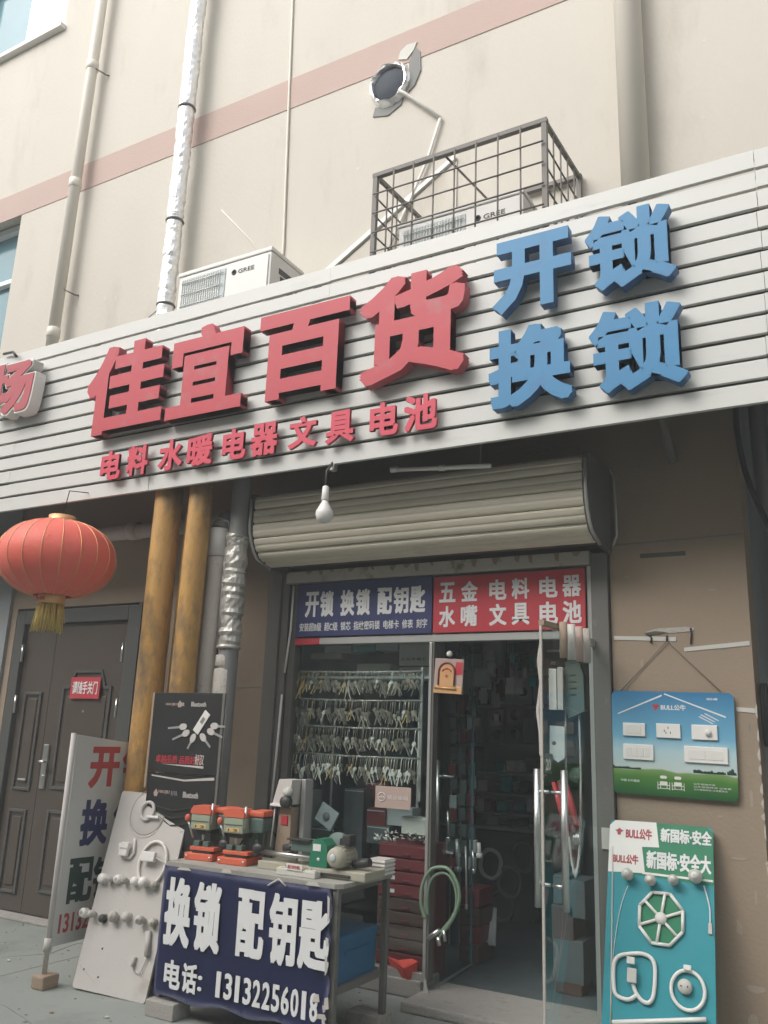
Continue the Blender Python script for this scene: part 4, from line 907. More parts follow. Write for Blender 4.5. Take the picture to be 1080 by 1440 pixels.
for z in (.285,):
    B().box(TX0+.02, TX1-.02, TY0+.02, TY1-.02, z-.012, z-.002).build('shelf', 'darkgoods', t)
    for (a, b, c, d) in ((TX1-.034, TX1+.0, TY0+.04, TY1-.04), (TX0+.01, TX0+.04, TY0+.04, TY1-.04)): B().box(a, b, c, d, z-.02, z+.014, .002).build('shelf_rail', 'jamb', t)
    B().box(TX0+.04, TX1-.04, TY1-.035, TY1-.005, z-.02, z+.014, .002).build('shelf_rail', 'jamb', t)
B().box(TX1-.03, TX1-.006, TY0+.04, TY1-.04, TZ-.05, TZ-.024, .002).build('top_rail', 'jamb', t)
CG = 'concrete blocks propping up the work table'
for (px, py, y, lab) in ((234, 1418, -1.10, 'concrete block under the front left leg of the work table, beside the white board'), (517, 1435, -.62, 'concrete block under the back right leg of the work table'), (462, 1440, -1.08, 'concrete block under the front right corner of the navy banner')):
    p = at(px, py, y); tag(B().box(p.x-.10, p.x+.10, y-.06, y+.08, 0, .083, .008).build('concrete_block', 'concrete'), lab, 'block', CG)
t = thing('banner', 'navy banner with white lock-service characters and phone number across the table front', 'banner', (-3.0, -1.13, .10))
OFF = Matrix.Translation((3.0, 1.13, -.10))
bb = B(); nx, nz = 40, 14; grid = []
for j in range(nz+1):
    row = []
    for i in range(nx+1):
        u, v = i/nx, j/nz; x = -3.560+u*1.108; z = .10+v*(.652); 
        if i == nx: x += .010*math.sin(v*23)+.006*math.sin(v*51)
        if j == 0: z += .010*math.sin(u*19)
        y = -1.127-.004*math.sin(u*9+v*3)-.003*math.sin(u*23)*(1-v)-.012*(u**12)*math.sin(v*14)
        row.append(bb.bm.verts.new((x, y, z)))
    grid.append(row)
for j in range(nz):
    for i in range(nx): f = bb.bm.faces.new((grid[j][i], grid[j][i+1], grid[j+1][i+1], grid[j+1][i])); f.smooth = True
bmesh.ops.solidify(bb.bm, geom=bb.bm.faces[:], thickness=.002)
bb.build('vinyl', 'navy', t)
def btx(c, x0, x1, y0, y1, b=.01, sp=.022):
    a = at(x0, (y0+y1)/2, -1.135); d = at(x1, (y0+y1)/2, -1.135); lo = at((x0+x1)/2, y1, -1.135); hi = at((x0+x1)/2, y0, -1.135)
    text('lettering', c, a.x, d.x, lo.z, hi.z, -1.138, .003, 'lettering', t, b, tf=OFF, spread=sp)
btx('换', 232, 269, 1234, 1332); btx('锁', 272, 311, 1241, 1340)
btx('配', 333, 372, 1251, 1348); btx('钥', 378, 417, 1257, 1359); btx('匙', 420, 464, 1266, 1366)
btx('电', 231, 254, 1350, 1391); btx('话', 256, 277, 1355, 1397); btx('：', 278, 284, 1372, 1394, .01, .01)
for i, c in enumerate('13132256018'):
    x = 302+13.35*i; y = 1366+3.05*i; btx(c, x+(2 if c == '1' else 0), x+11.2-(3 if c == '1' else 0), y, y+37+.4*i, .012, .012)
fr = B()
for z, h_, w_ in ((.12, .06, .016), (.20, .03, .010), (.36, .09, .008), (.49, .04, .012), (.60, .12, .006)):
    x = -2.455; fr.prism([(x-.006, z), (x+w_*.6, z+h_*.2), (x+w_*.3, z+h_*.9), (x-.012, z+h_)], -1.140, -1.136)
for (px, py, w_, h_) in ((259, 1222, .05, .007), (319, 1225, .035, .01), (440, 1243, .04, .01), (452, 1430, .03, .012), (445, 1404, .02, .02), (459, 1412, .015, .03)):
    p = at(px, py, -1.138); fr.prism([(p.x-w_, p.z-h_), (p.x+w_, p.z-h_*.6), (p.x+w_*.6, p.z+h_), (p.x-w_*.7, p.z+h_*.8)], -1.141, -1.137)
fr.build('torn_tape', 'dwhite', t)['kind'] = 'stuff'
a, b = at(377, 1245, -1.138), at(392, 1236, -1.138); c = at(402, 1246, -1.138)
B().tube([a, b, c], .005, 5).build('tape_mark', 'dwhite', t)
t = thing('blue_crate', 'blue plastic crate on the table shelf behind the banner', 'crate', (-2.6, -.85, .285))
B().box(-2.95, -2.452, -1.04, -.66, .286, .50, .01).build('body', 'crate', t)
B().box(-2.96, -2.444, -1.05, -.65, .480, .515, .006).build('rim', 'crate', t)
B().box(-2.45, -2.446, -.98, -.72, .42, .44, .001).build('ridge', 'crate', t)
# ------------------------------------------------------------------ machines on the table
def drill(px0, label, s=1.0):
    """small upright key milling machine: orange base, sage head with an orange cap, motor behind"""
    yb = -.93; b0 = at(px0, 1205, yb)
    t = thing('key_machine', label, 'key cutting machine', (b0.x, yb, TZ), (0, 0, R(6)), 'orange and sage key cutting machines'); t.scale = (1.28, 1, 1.04)
    L = dict(parent=t, local=True)
    B().box(-.075, .075, -.05, .13, .0, .038, .008).build('base', 'orange', **L)
    B().box(-.05, .08, -.045, .02, .052, .072, .004).build('vise_table', 'orange', **L)
    B().box(-.04, .06, -.04, .01, .039, .052).build('slide', 'iron', **L)
    v = B().box(-.035, -.005, -.04, .0, .073, .10, .003).build('vise_jaw', 'steelgreen', **L)
    B().box(.015, .045, -.04, .0, .073, .10, .003).build('vise_jaw', 'steelgreen', **L)
    B().tube([(.005, -.02, .10), (.005, -.02, .145)], [.006, .009], 10).build('cutter', 'chrome', **L)
    B().box(.0, .075, .05, .125, .038, .17, .012).build('column', 'steelgreen', **L)
    B().box(-.03, .05, -.035, .06, .135, .165, .008).build('spindle_block', 'iron', **L)
    hb = B(); hb.box(-.050, .050, -.055, .045, .160, .242, .007); h = hb.build('head', 'sage', **L)
    B().box(-.032, .034, -.0575, -.0555, .168, .188, .001).build('yellow_label', 'brass', h, local=True)
    text('mark', '1 2', -.024, .026, .172, .184, -.0585, .001, 'iron', h, .02)
    cp = B(); r4 = [(-.053, .2425), (.053, .2425), (.053, .262), (.040, .285), (-.040, .285), (-.053, .262)]
    cp.prism(r4, -.058, .048); cp.build('cap', 'orange', **L)
    mb = B(); mb.box(.056, .125, .0, .12, .165, .245, .012); mb.build('motor_housing', 'steelgreen', **L)
    B().box(.053, .128, -.003, .123, .246, .280, .012).build('motor_cap', 'orange', **L)
    B().tube([(.048, -.03, .30), (.050, -.04, .19)], .006, 8).build('feed_rod', 'alu', **L)
    l = B().tube([(-.06, .0, .11), (-.085, -.02, .20)], .005, 8).build('lever', 'chrome', **L)
    B().lathe([(.002, -.004), (.012, 0), (.014, .02), (.008, .032), (.002, .034)], (-.087, -.021, .20), seg=12).build('knob', 'orange', l, local=True)
    B().tube([(.10, .0, .13), (.125, -.04, .10)], .008, 8).build('hand_wheel_shaft', 'iron', **L)
    B().lathe([(.001, -.012), (.022, -.010), (.024, .0), (.022, .010), (.001, .012)], (.128, -.045, .098), 'Y', 16).build('hand_wheel', 'iron', **L)
    for bx_, by_ in ((-.062, -.055), (.062, -.055)): B().lathe([(.001, -.004), (.006, -.003), (.006, .002)], (bx_, -.0505, .02), 'Y', 8).build('bolt', 'chrome', **L)
    B().tube(smooth([(.11, .12, .18), (.14, .14, .12), (.10, .16, .04), (.13, .19, .008)]), .004, 6).build('power_cord', 'wire', **L)
    B().tube([(-.046, -.058, .205), (.046, -.058, .205)], .0015, 5).build('seam', 'iron', **L)
    return t
drill(285, 'left orange-capped key cutting machine on the work table, nearest the white board')
drill(332, 'right orange-capped key cutting machine, standing before the tall vertical machine')
# tall vertical machine
p = at(403, 1200, -.80)
t = thing('vertical_key_machine', 'tall pale vertical key machine with black knob behind the table centre', 'key cutting machine', (p.x, -.80, TZ), (0, 0, R(-4)))
L = dict(parent=t, local=True)
B().box(-.11, .13, -.06, .14, 0, .03, .006).build('base', 'iron', **L)
B().box(.055, .085, .03, .10, .03, .47, .004).build('column', 'alu', **L)
cp = B(); cp.prism([(-.085, .33), (.035, .33), (.05, .465), (-.045, .465)], -.05, .06); cp.build('cover', 'dwhite', **L)
B().box(-.09, .05, -.065, -.045, .318, .332, .003).build('cover_lip', 'white', **L)
B().prism([(-.075, .06), (.035, .06), (.03, .315), (-.05, .315)], -.02, .05).build('body', 'wood', **L)
B().box(-.035, .012, -.026, -.0205, .22, .27, .002).build('red_label', 'redprint', **L)
B().lathe([(.004, -.11), (.03, -.108), (.033, -.07), (.02, -.068)], (.045, 0, .35), 'Y', 14).build('knob', 'iron', **L)
B().lathe([(.002, -.09), (.022, -.088), (.028, -.05)], (.04, 0, .40), 'Y', 16).build('gauge', 'pcarton', **L)
B().tube([(-.08, -.03, .30), (-.08, -.05, .10)], .004, 6).build('cable', 'white', **L)
B().tube([(.04, -.05, .07), (.10, -.07, .09), (.12, -.08, .16)], .008, 8).build('lever', 'iron', **L)
B().tube([(-.12, -.08, .07), (.14, -.08, .06)], .010, 8).build('guide_bar', 'chrome', **L)
# horizontal machine with green block and motor
p = at(455, 1222, -.93)
t = thing('horizontal_key_machine', 'key duplicating machine with green block and round cream motor at the right table end', 'key cutting machine', (p.x, -.93, TZ), (0, 0, R(1)))
L = dict(parent=t, local=True)
X = lambda px: at(px, 1210, -.93).x-p.x
B().box(X(436), X(520), -.05, .17, .0, .045, .008).build('base', 'motor', **L)
B().box(X(440), X(500), -.062, -.0505, .012, .026, .001).build('base_slot', 'iron', **L)
B().box(X(368), X(436)-.004, -.03, .16, .0, .042, .006).build('bed', 'motor', **L)
gb = B(); gb.prism([(X(441), .0455), (X(466), .0455), (X(465), .155), (X(458), .185), (X(449), .185), (X(443), .15)], -.045, .05); g_ = gb.build('green_block', 'green', **L)
B().box(X(446), X(457), -.048, -.0455, .125, .160, .001).build('white_label', 'white', g_, local=True)
B().lathe([(.001, -.048), (.009, -.047), (.009, -.0455)], (X(454), 0, .085), 'Y', 10).build('badge', 'white', g_, local=True)
mx_ = X(480)
m_ = B().lathe([(.001, -.085), (.034, -.083), (.048, -.070), (.052, -.05), (.052, .08), (.042, .09), (.001, .091)], (mx_, 0, .105), 'Y', 24).build('motor', 'motor', **L)
B().lathe([(.001, -.091), (.016, -.090), (.02, -.084)], (mx_-.004, 0, .105), 'Y', 16).build('fan_cap', 'carton', m_, local=True)
fn = B()
for k in range(16): a = 2*math.pi*k/16; fn.box(mx_+.053*math.cos(a)-.003, mx_+.053*math.cos(a)+.003, -.04, .07, .105+.053*math.sin(a)-.003, .105+.053*math.sin(a)+.003)
fn.build('cooling_fins', 'motor', m_, local=True)['kind'] = 'stuff'
B().box(mx_-.03, mx_+.04, .02, .08, .155, .195, .006).build('switch_box', 'iron', **L)
B().box(mx_+.01, mx_+.055, -.02, .05, .165, .215, .006).build('carriage', 'iron', **L)
B().box(X(408), X(440), .0, .10, .105, .165, .008).build('carriage', 'steelgreen', **L)
B().box(X(405), X(437), -.02, .02, .16, .172, .003).build('carriage_plate', 'iron', **L)
B().tube([(X(372), -.0, .085), (X(440), -.0, .08)], .012, 8).build('shaft', 'chrome', **L)
B().tube([(X(395), .03, .11), (X(412), .03, .13)], .02, 10).build('clamp', 'iron', **L)
B().lathe([(.001, .0), (.085, .0), (.09, .01), (.001, .012)], (X(458), .12, .12), 'Y', 24).build('guard', 'steelgreen', **L)
B().tube([(mx_+.06, .03, .07), (mx_+.16, .02, .09)], .022, 10).build('belt_shaft', 'iron', **L)
t = thing('tool_tray', 'small clear box of screws with a white label lying at the table front edge', 'box', (-2.98, -1.04, TZ))
B().box(at(392, 1222, -1.03).x, at(447, 1222, -1.03).x, -1.055, -1.0, TZ, TZ+.035, .006).build('tray', 'pcarton', t)
B().box(at(404, 1222, -1.05).x, at(426, 1222, -1.05).x, -1.060, -1.0562, TZ+.03, TZ+.062, .001).build('label_card', 'white', t)
text('lettering', '配钥匙', at(406, 1222, -1.05).x, at(424, 1222, -1.05).x, TZ+.037, TZ+.055, -1.0612, .001, 'redink', t, .01, tf=Matrix.Translation((2.98, 1.04, -TZ)))
for k in range(14):
    x = random.uniform(at(394, 1222, -1.03).x, at(445, 1222, -1.03).x); B().tube([(x, random.uniform(-1.05, -1.005), TZ+.036), (x+.02, random.uniform(-1.05, -1.005), TZ+.040)], .004, 5).build('screw', random.choice(('brass', 'chrome')), t)
t = thing('white_basket', 'small white plastic basket at the back right corner of the work table', 'basket', (at(540, 1205, -.66).x, -.66, TZ))
bx = t.location.x
for k in range(4): B().box(bx-.07, bx+.04, -.72+.0*k, -.60, TZ+.004+k*.02, TZ+.014+k*.02, .002).build('rib', 'white', t)
B().box(bx-.066, bx+.036, -.715, -.605, TZ, TZ+.08).build('tub', 'dwhite', t)
# ------------------------------------------------------------------ key rack behind the shop window
RY = .085
t = thing('key_rack', 'wire rack of hanging keys and blanks in four rows behind the shop window', 'key rack', (-3.0, RY, 1.3))
rods = [at(424, 943, RY), at(608, 946, RY), at(433, 982, RY), at(606, 987, RY), at(417, 1018, RY), at(606, 1028, RY), at(414, 1056, RY), at(606, 1070, RY)]
zz_ = [(rods[2*i].z+rods[2*i+1].z)/2 for i in range(4)]
rx0, rx1 = -3.60, -2.60
for z in zz_: B().tube([(rx0, RY, z+.003), ((rx0+rx1)/2, RY, z-.006), (rx1, RY, z)], .007, 8).build('rail', 'rod', t)
for x in (rx0, rx1): B().box(x-.008, x+.008, RY+.005, RY+.02, 1.10, zz_[0]+.03).build('upright', 'rod', t)
def key_mesh(seed, m1):
    random.seed(seed); b = B()
    n = random.choice((1, 2, 3, 3, 4))
    b.tube([(0, 0, 0), (0, -.02, -.012), (0, -.03, -.06)], .0018, 4)
    for k in range(n):
        a = random.uniform(-.6, .6); c = Matrix.Translation((random.uniform(-.006, .006), -.03-.006*k, -.055+random.uniform(-.012, .006))) @ Matrix.Rotation(a, 4, 'Y') @ Matrix.Rotation(random.uniform(-.6, .6), 4, 'Z')
        r_ = random.uniform(.007, .012); pts = [(r_*math.cos(q*math.pi/4), -.012+r_*math.sin(q*math.pi/4)) for q in range(8)]
        va = [b.bm.verts.new(c @ Vector((x, 0, z))) for x, z in pts]; vb = [b.bm.verts.new(c @ Vector((x, .002, z))) for x, z in pts]
        b.bm.faces.new(va); b.bm.faces.new(vb[::-1])
        for i in range(8): b.bm.faces.new((va[i], va[(i+1) % 8], vb[(i+1) % 8], vb[i]))
        b.box(-.0028, .0028, 0, .0018, -.060, -.020, 0, c)
    return b.build('key', m1, t, local=True)
protos = [key_mesh(i, ('key', 'darkkey', 'dimkey', 'brass', 'key', 'darkkey', 'dimkey', 'dimkey')[i]) for i in range(8)]
random.seed(11); first = set()
for ri, z in enumerate(zz_):
    n = 62
    for k in range(n):
        x = rx0+.03+(rx1-rx0-.05)*k/(n-1)+random.uniform(-.006, .006)
        if random.random() < .10: continue
        w_ = (0, 1, 2, 6, 7, 1, 6, 5, 2, 6, 7) if ri < 3 else (0, 4, 1, 2, 7, 4, 6)
        j = 3 if (ri == 0 and k < 5) else random.choice(w_)
        if random.random() < .06: j = 3
        if random.random() < .10: x += .012
        pr = protos[j]; loc = Vector((x, RY-.005, z)) - t.location
        if j not in first: first.add(j); o = pr; o.location = loc
        else: o = link_copy(pr, t, loc)
        s_ = random.uniform(.95, 1.35); o.scale = (s_, 1, s_*random.uniform(.9, 1.25))
for j in range(8):
    if j not in first: bpy.data.objects.remove(protos[j])
t = thing('padlock_pack', 'silver blister-packed lock hanging at the left end of the key rack', 'lock', at(428, 1005, .09))
B().box(-.045, .045, -.005, .02, -.075, .045, .01).build('pack', 'chrome', t, local=True)
B().box(-.03, .03, -.008, -.0055, .046, .078, .002).build('header_card', 'iron', t, local=True)
# boxes on the shelf above the rack
def carton(px0, px1, py0, py1, y, d, m, label, name='carton', cat='box', grp='boxes on the shelf above the key rack', txt=None):
    a, b = at(px0, py1, y), at(px1, py0, y)
    t = thing(name, label, cat, ((a.x+b.x)/2, y, a.z), group=grp)
    B().box(a.x, b.x, y, y+d, a.z, b.z, .004).build('body', m, t)
    B().box(a.x+.004, b.x-.004, y-.003, y-.0005, b.z-.018, b.z-.012).build('lid_seam', 'carton', t)
    if txt: text('print', txt, a.x+.02, a.x+.02+(b.x-a.x)*.75, a.z+(b.z-a.z)*.22, a.z+(b.z-a.z)*.36, y-.003, .0015, 'iron', t, .01, tf=Matrix.Translation(-t.location))
    return t
sh = thing('window_shelf', 'narrow shelf board inside the shop window above the key rack', 'shelf', (-3.1, .3, 1.9))
B().box(-3.66, -2.56, .20, .50, 1.875, 1.892, .002).build('board', 'carton', sh)
for x in (-3.5, -2.8): B().tube([(x, .46, 1.87), (x, .46, .06)], .012, 6).build('support', 'rod', sh)
carton(561, 608, 904, 936, .24, .2, 'pcarton', 'pale box with printed mark at the right end of the shelf above the key rack', txt='⌂ 公牛电工')
carton(561, 608, 938, 953, .25, .2, 'pcarton', 'flat pale box under the printed box on the window shelf')
carton(497, 527, 903, 917, .26, .15, 'tealbox', 'teal box behind the rail of the shop window')
carton(528, 560, 903, 915, .26, .15, 'carton', 'grey box right of the teal box on the window shelf')
carton(456, 494, 908, 918, .28, .15, 'carton', 'flat grey box left of the teal box on the window shelf')
carton(437, 480, 918, 927, .30, .15, 'pcarton', 'flat pale green-grey box at the left of the window shelf')
carton(501, 548, 933, 948, .22, .12, 'pcarton', 'long pale bundle lying low in the middle of the window shelf')
# lower window goods
t = thing('no_smoking_notice', 'pale pink notice with a no-smoking sign on the window under the key rack', 'notice', at(553, 1120, .010))
a, b = at(527, 1135, .008), at(578, 1108, .008)
B().box(a.x, b.x, .008, .014, a.z, b.z, .001).build('card', 'stripe', t)
B().tube([(a.x+.05+.026*math.cos(k*math.pi/8), .006, (a.z+b.z)/2+.026*math.sin(k*math.pi/8)) for k in range(17)], .003, 5).build('ring', 'white', t)
B().box(a.x+.03, a.x+.07, .004, .0055, (a.z+b.z)/2-.003, (a.z+b.z)/2+.003).build('cigarette', 'white', t)
text('lettering', '禁止吸烟', a.x+.09, b.x-.02, (a.z+b.z)/2-.012, (a.z+b.z)/2+.014, .006, .0015, 'white', t, .005, tf=Matrix.Translation(-t.location))
t = thing('fan_panel', 'grey square panel with a round centre hanging crooked in the lower window', 'panel', at(459, 1148, .16), (0, R(28), 0))
B().box(-.075, .075, 0, .02, -.065, .065, .004).build('plate', 'carton', t, local=True)
B().lathe([(.001, -.012), (.025, -.010), (.028, -.0005)], (0, 0, 0), 'Y', 16).build('centre', 'greypipe', t, local=True)
GW = 'dark goods stacked in the lower shop window'
for i, (x0, x1, y0, y1, yy, m, lab) in enumerate(((480, 512, 1110, 1215, .35, 'darkgoods', 'tall dark box standing in the lower shop window left of the notice'), (515, 542, 1138, 1160, .30, 'cabred', 'brownish box under the no-smoking notice'), (543, 580, 1137, 1160, .32, 'carton', 'dark grey box right of the brownish box in the window'), (515, 548, 1162, 1185, .30, 'darkgoods', 'dark box at table height in the shop window'), (436, 470, 1165, 1210, .4, 'steelgreen', 'green-grey machine case low in the window behind the motor'), (415, 440, 1110, 1180, .45, 'carton', 'grey upright box behind the tall key machine'), (515, 540, 1100, 1136, .5, 'cabred', 'dull red box high in the window behind the notice'))):
    carton(x0, x1, y0, y1, yy, .12, m, lab, grp=GW)
t = carton(564, 602, 1151, 1172, .08, .10, 'pcarton', 'small clear box of metal parts on top of the red drawer cabinet', name='parts_box', grp=None)
# heap of keys
t = thing('key_heap', 'heap of loose bright keys on top of the red drawer cabinet', 'keys', at(560, 1178, .12))
kb_ = B(); random.seed(5)
for k in range(60):
    p = at(random.uniform(527, 603), 1183-random.uniform(0, 12), .10+random.uniform(-.03, .05)); d = Vector((random.uniform(-1, 1), random.uniform(-.5, .5), random.uniform(-.4, .6))).normalized()*.025
    kb_.tube([p, p+d], random.choice((.003, .005, .008)), 4)
kb_.build('loose_keys', 'key', t)['kind'] = 'stuff'
# red drawer cabinet
p0, p1 = at(552, 1186, .06), at(600, 1186, .06)
t = thing('drawer_cabinet', 'tall narrow cabinet of dull red plastic drawers behind the window, right of the table', 'cabinet', ((p0.x+p1.x)/2, .06, .1))
cx0_, cx1_ = p0.x, p1.x; zt = p0.z
B().box(cx0_-.10, cx1_, .07, .36, .052, zt, .004).build('carcass', 'cabred', t)
n = 10
for k in range(n):
    z1 = zt-.008-k*(zt-.07)/n; z0 = z1-(zt-.07)/n+.010
    d = B().box(cx0_-.09, cx1_-.006, .050, .069, z0, z1, .004).build('drawer', 'cabred' if k < 4 or k > 7 else 'cabbrown', t)
    B().box((cx0_+cx1_)/2-.035, (cx0_+cx1_)/2+.015, .040, .0495, z0+.012, z0+.024, .002).build('pull', 'cabred', d)
    if k in (2, 3): B().box(cx0_+.0, cx0_+.03, .047, .0495, z0+.02, z0+.042).build('label_card', 'white', d)
t = thing('red_bag', 'crumpled red plastic bag against the lower part of the drawer cabinet', 'bag', at(567, 1366, .02))
rb = B(); random.seed(3); q = [(545, 1345), (560, 1350), (580, 1348), (588, 1352), (586, 1375), (578, 1386), (566, 1378), (552, 1366)]
c = at(568, 1362, -.06); cv = rb.bm.verts.new(c); vs = [rb.bm.verts.new(at(x, y, .03+random.uniform(-.03, .012))) for x, y in q]; bk = rb.bm.verts.new(at(568, 1362, .045))
for i in range(len(q)):
    rb.bm.faces.new((cv, vs[i], vs[(i+1) % len(q)])); rb.bm.faces.new((bk, vs[(i+1) % len(q)], vs[i]))
bmesh.ops.subdivide_edges(rb.bm, edges=rb.bm.edges[:], cuts=2, fractal=.25, along_normal=.3)
rb.build('bag', 'redbag', t)
# ------------------------------------------------------------------ card by the doorway
a, b = at(609, 975, -.03), at(650, 926, -.03)
t = thing('picture_card', 'red and gold card with an arched jukebox picture hanging at the doorway edge', 'card', ((a.x+b.x)/2, -.03, a.z), (0, R(3), 0))
w, h = b.x-a.x, b.z-a.z; L = dict(parent=t, local=True)
B().box(-w/2, w/2, 0, .012, 0, h, .002).build('card', 'stripe', **L)
B().box(-w/2+.002, w/2-.002, -.004, -.0005, .0, .045, .001).build('gold_band', 'gold', **L)
B().prism([(w/2-.06, h*.55), (w/2-.004, h*.55), (w/2-.004, h-.02), (w/2-.05, h-.02)], -.002, -.0003).build('red_patch', 'redprint', **L)
ar = [(-.055*math.cos(k*math.pi/12)-.01, h*.62+.055*math.sin(k*math.pi/12)) for k in range(13)]
B().prism([(-.065, .045)]+ar+[(.045, .045)], -.006, -.0022).build('arch_panel', 'gold', **L)
B().tube([(-.065, -.008, .05)]+[(x, -.008, z) for x, z in ar]+[(.045, -.008, .05)], .006, 6).build('arch_frame', 'cabred', **L)
B().tube([(-.01-.03*math.cos(k*math.pi/6), -.0075, h*.62+.02*math.sin(k*math.pi/6)) for k in range(7)], .004, 5).build('arch_band', 'redprint', **L)
B().tube([(-.09, -.006, .035), (.06, -.006, .03)], .008, 6).build('base_roll', 'gold', **L)
B().prism([(-.02, .11), (-.01, .095), (.0, .11), (-.01, .116)], -.0085, -.0061).build('heart_mark', 'redprint', **L)
B().lathe([(.001, -.02), (.016, -.018), (.02, -.004), (.016, 0)], (0, 0, h+.03), 'Y', 14).build('suction_hook', 'white', **L)
# ------------------------------------------------------------------ inner glass leaf with handle, hose
GD = 'frameless glass door leaves of the shop'
t = thing('glass_door', 'left frameless glass door leaf folded inwards with a steel bar handle', 'door', (-2.455, .07, .06), group=GD)
mt = Matrix.Translation((-2.452, .07, 0)) @ Matrix.Rotation(R(94), 4, 'Z')
B().box(0, .62, -.006, .006, .065, 2.085, 0, mt).build('pane', 'doorglass', t)
B().box(.0, .62, -.012, .012, .056, .064, .0, mt).build('bottom_clamp', 'alu', t)
B().box(.621, .628, -.007, .007, .065, 2.085, 0, mt).build('polished_edge', 'skin', t)
hx = at(615, 1140, .35)
h = B().tube([(hx.x, .35, .68), (hx.x, .35, 1.35)], .016, 12).build('handle_bar', 'chrome', t)
for z in (.78, 1.25): B().tube([(hx.x, .35, z), (-2.478, .35, z)], .009, 8).build('handle_stud', 'chrome', h)
t = thing('hose_loop', 'pale green hose looped over the left door handle with metal end fittings', 'hose', at(620, 1260, -.06))
L_ = [(598, 1292), (592, 1270), (594, 1245), (602, 1228), (613, 1220), (630, 1222), (642, 1240), (646, 1262), (640, 1285), (628, 1305), (615, 1320)]
B().tube(smooth([at(x, y, -.06) for x, y in L_]), .011, 8).build('hose', 'hose', t)
B().tube(smooth([at(x+4, y+2, -.045) for x, y in [(598, 1285), (596, 1262), (602, 1236), (615, 1226), (628, 1230), (637, 1250), (636, 1280), (618, 1306), (608, 1316)]]), .009, 8).build('hose', 'hose', t)
B().tube([at(602, 1320, -.07), at(618, 1308, -.07)], .014, 8).build('fitting', 'chrome', t)
B().tube([at(616, 1318, -.07), at(618, 1330, -.07)], .013, 8).build('fitting', 'chrome', t)
B().tube([at(624, 1308, -.07), at(626, 1324, -.07)], .010, 8).build('fitting', 'chrome', t)
# open outward right leaf
t = thing('glass_door', 'right frameless glass door leaf swung outwards with long steel handles on both faces', 'door', (-1.42, -.03, .06), group=GD)
ang = math.atan2(-.66, -.085)
mt = Matrix.Translation((-1.418, -.045, 0)) @ Matrix.Rotation(ang, 4, 'Z')
B().box(0, .66, -.006, .006, .075, 2.085, 0, mt).build('pane', 'doorglass', t)
B().box(.661, .671, -.0065, .0065, .075, 2.085, 0, mt).build('polished_edge', 'hose' if False else 'peel', t)
B().box(.0, .66, -.014, .014, .062, .074, 0, mt).build('bottom_clamp', 'alu', t)
B().box(.0, .14, -.014, .014, 2.04, 2.085, .003, mt).build('top_clamp', 'alu', t)
for s_ in (-1, 1):
    h = B().tube([mt @ Vector((.575, .075*s_, .70)), mt @ Vector((.575, .075*s_, 1.36))], .018, 14).build('handle_bar', 'chrome', t)
    for z in (.81, 1.25): B().tube([mt @ Vector((.575, .075*s_, z)), mt @ Vector((.575, .007*s_, z))], .009, 8).build('handle_stud', 'chrome', h)
t = thing('brown_rack_top', 'short brown bracket with rolled tubes on top of the open glass door', 'bracket', mt @ Vector((.4, 0, 2.09)))
B().box(.12, .66, -.016, .016, 2.087, 2.115, .003, mt).build('bar', 'wood', t)
for k in range(4): x = .50-.10*k; B().tube([mt @ Vector((x, .05, 2.12)), mt @ Vector((x, .05, 1.93))], .022, 8).build('hanging_roll', ('wood', 'pcarton', 'stripe', 'peel')[k], t)
t = thing('plastic_strip', 'wavy white translucent curtain strip just inside the doorway edge', 'curtain', at(760, 1000, .03))
st = B(); zt_ = None; pp = [(760, 903), (757, 930), (760, 960), (756, 1000), (759, 1030), (760, 1060), (764, 1072)]
st.tube([at(x+1, y, .03) for x, y in pp], [.012, .016, .012, .016, .012, .012, .006], 6); st.build('strip', 'dwhite', t)
# ------------------------------------------------------------------ goods hanging behind the open glass leaf
HG = 'goods hanging behind the open glass door leaf'
def hang(name, label, cat, px, py, y): return thing(name, label, cat, at(px, py, y), group=HG)
YH = .10
t = thing('hanging_rail', 'dark rail carrying hanging goods inside the doorway at the right', 'rail', at(800, 910, YH))
a, b = at(768, 912, YH), at(832, 916, YH)
B().tube([(a.x, YH+.02, 2.04), (b.x+.02, YH+.02, 2.04)], .008, 6).build('rail', 'rod', t)
t = hang('strip_light_pack', 'long white carton hanging behind the open glass door', 'box', 780, 965, YH)
a, b = at(772, 998, YH), at(782, 940, YH); B().box(a.x, b.x, YH, YH+.03, a.z, b.z, .003).build('body', 'white', t)
a, b = at(784, 998, YH), at(791, 938, YH); B().box(a.x, b.x, YH, YH+.03, a.z, b.z, .003).build('grey_side', 'dwhite', t)
B().lathe([(.001, -.0), (.02, .005), (.02, .02), (.001, .025)], (at(778, 934, YH).x, YH+.01, at(778, 936, YH).z), seg=10).build('cap', 'iron', t)
t = hang('green_bag', 'dark green packet with slits hanging behind the open glass door', 'packet', 808, 960, YH+.05)
P = [at(x, y, YH+.05) for x, y in ((795, 930), (812, 925), (820, 950), (822, 1000), (800, 1010), (793, 990))]
B().prism([(p.x, p.z) for p in P], YH+.05, YH+.10).build('packet', 'steelgreen', t)
for k in range(4): a = at(802, 950+k*9, YH+.05); B().box(a.x, a.x+.035, YH+.044, YH+.0495, a.z, a.z+.005).build('slit', 'iron', t)
t = hang('pale_bag', 'pale grey card pack with a hanger hole behind the open glass door', 'packet', 785, 1045, YH)
P = [at(x, y, YH) for x, y in ((773, 1020), (794, 1022), (794, 1066), (785, 1072), (773, 1064))]
B().prism([(p.x, p.z) for p in P], YH, YH+.02).build('card', 'carton', t)
B().lathe([(.001, -.003), (.012, -.002), (.012, -.0003)], (at(779, 1045, YH).x, YH, at(779, 1045, YH).z), 'Y', 12).build('hanger_hole', 'iron', t)
t = hang('price_tag', 'small black tag with white digits on the open glass door leaf', 'tag', 771, 1073, YH)
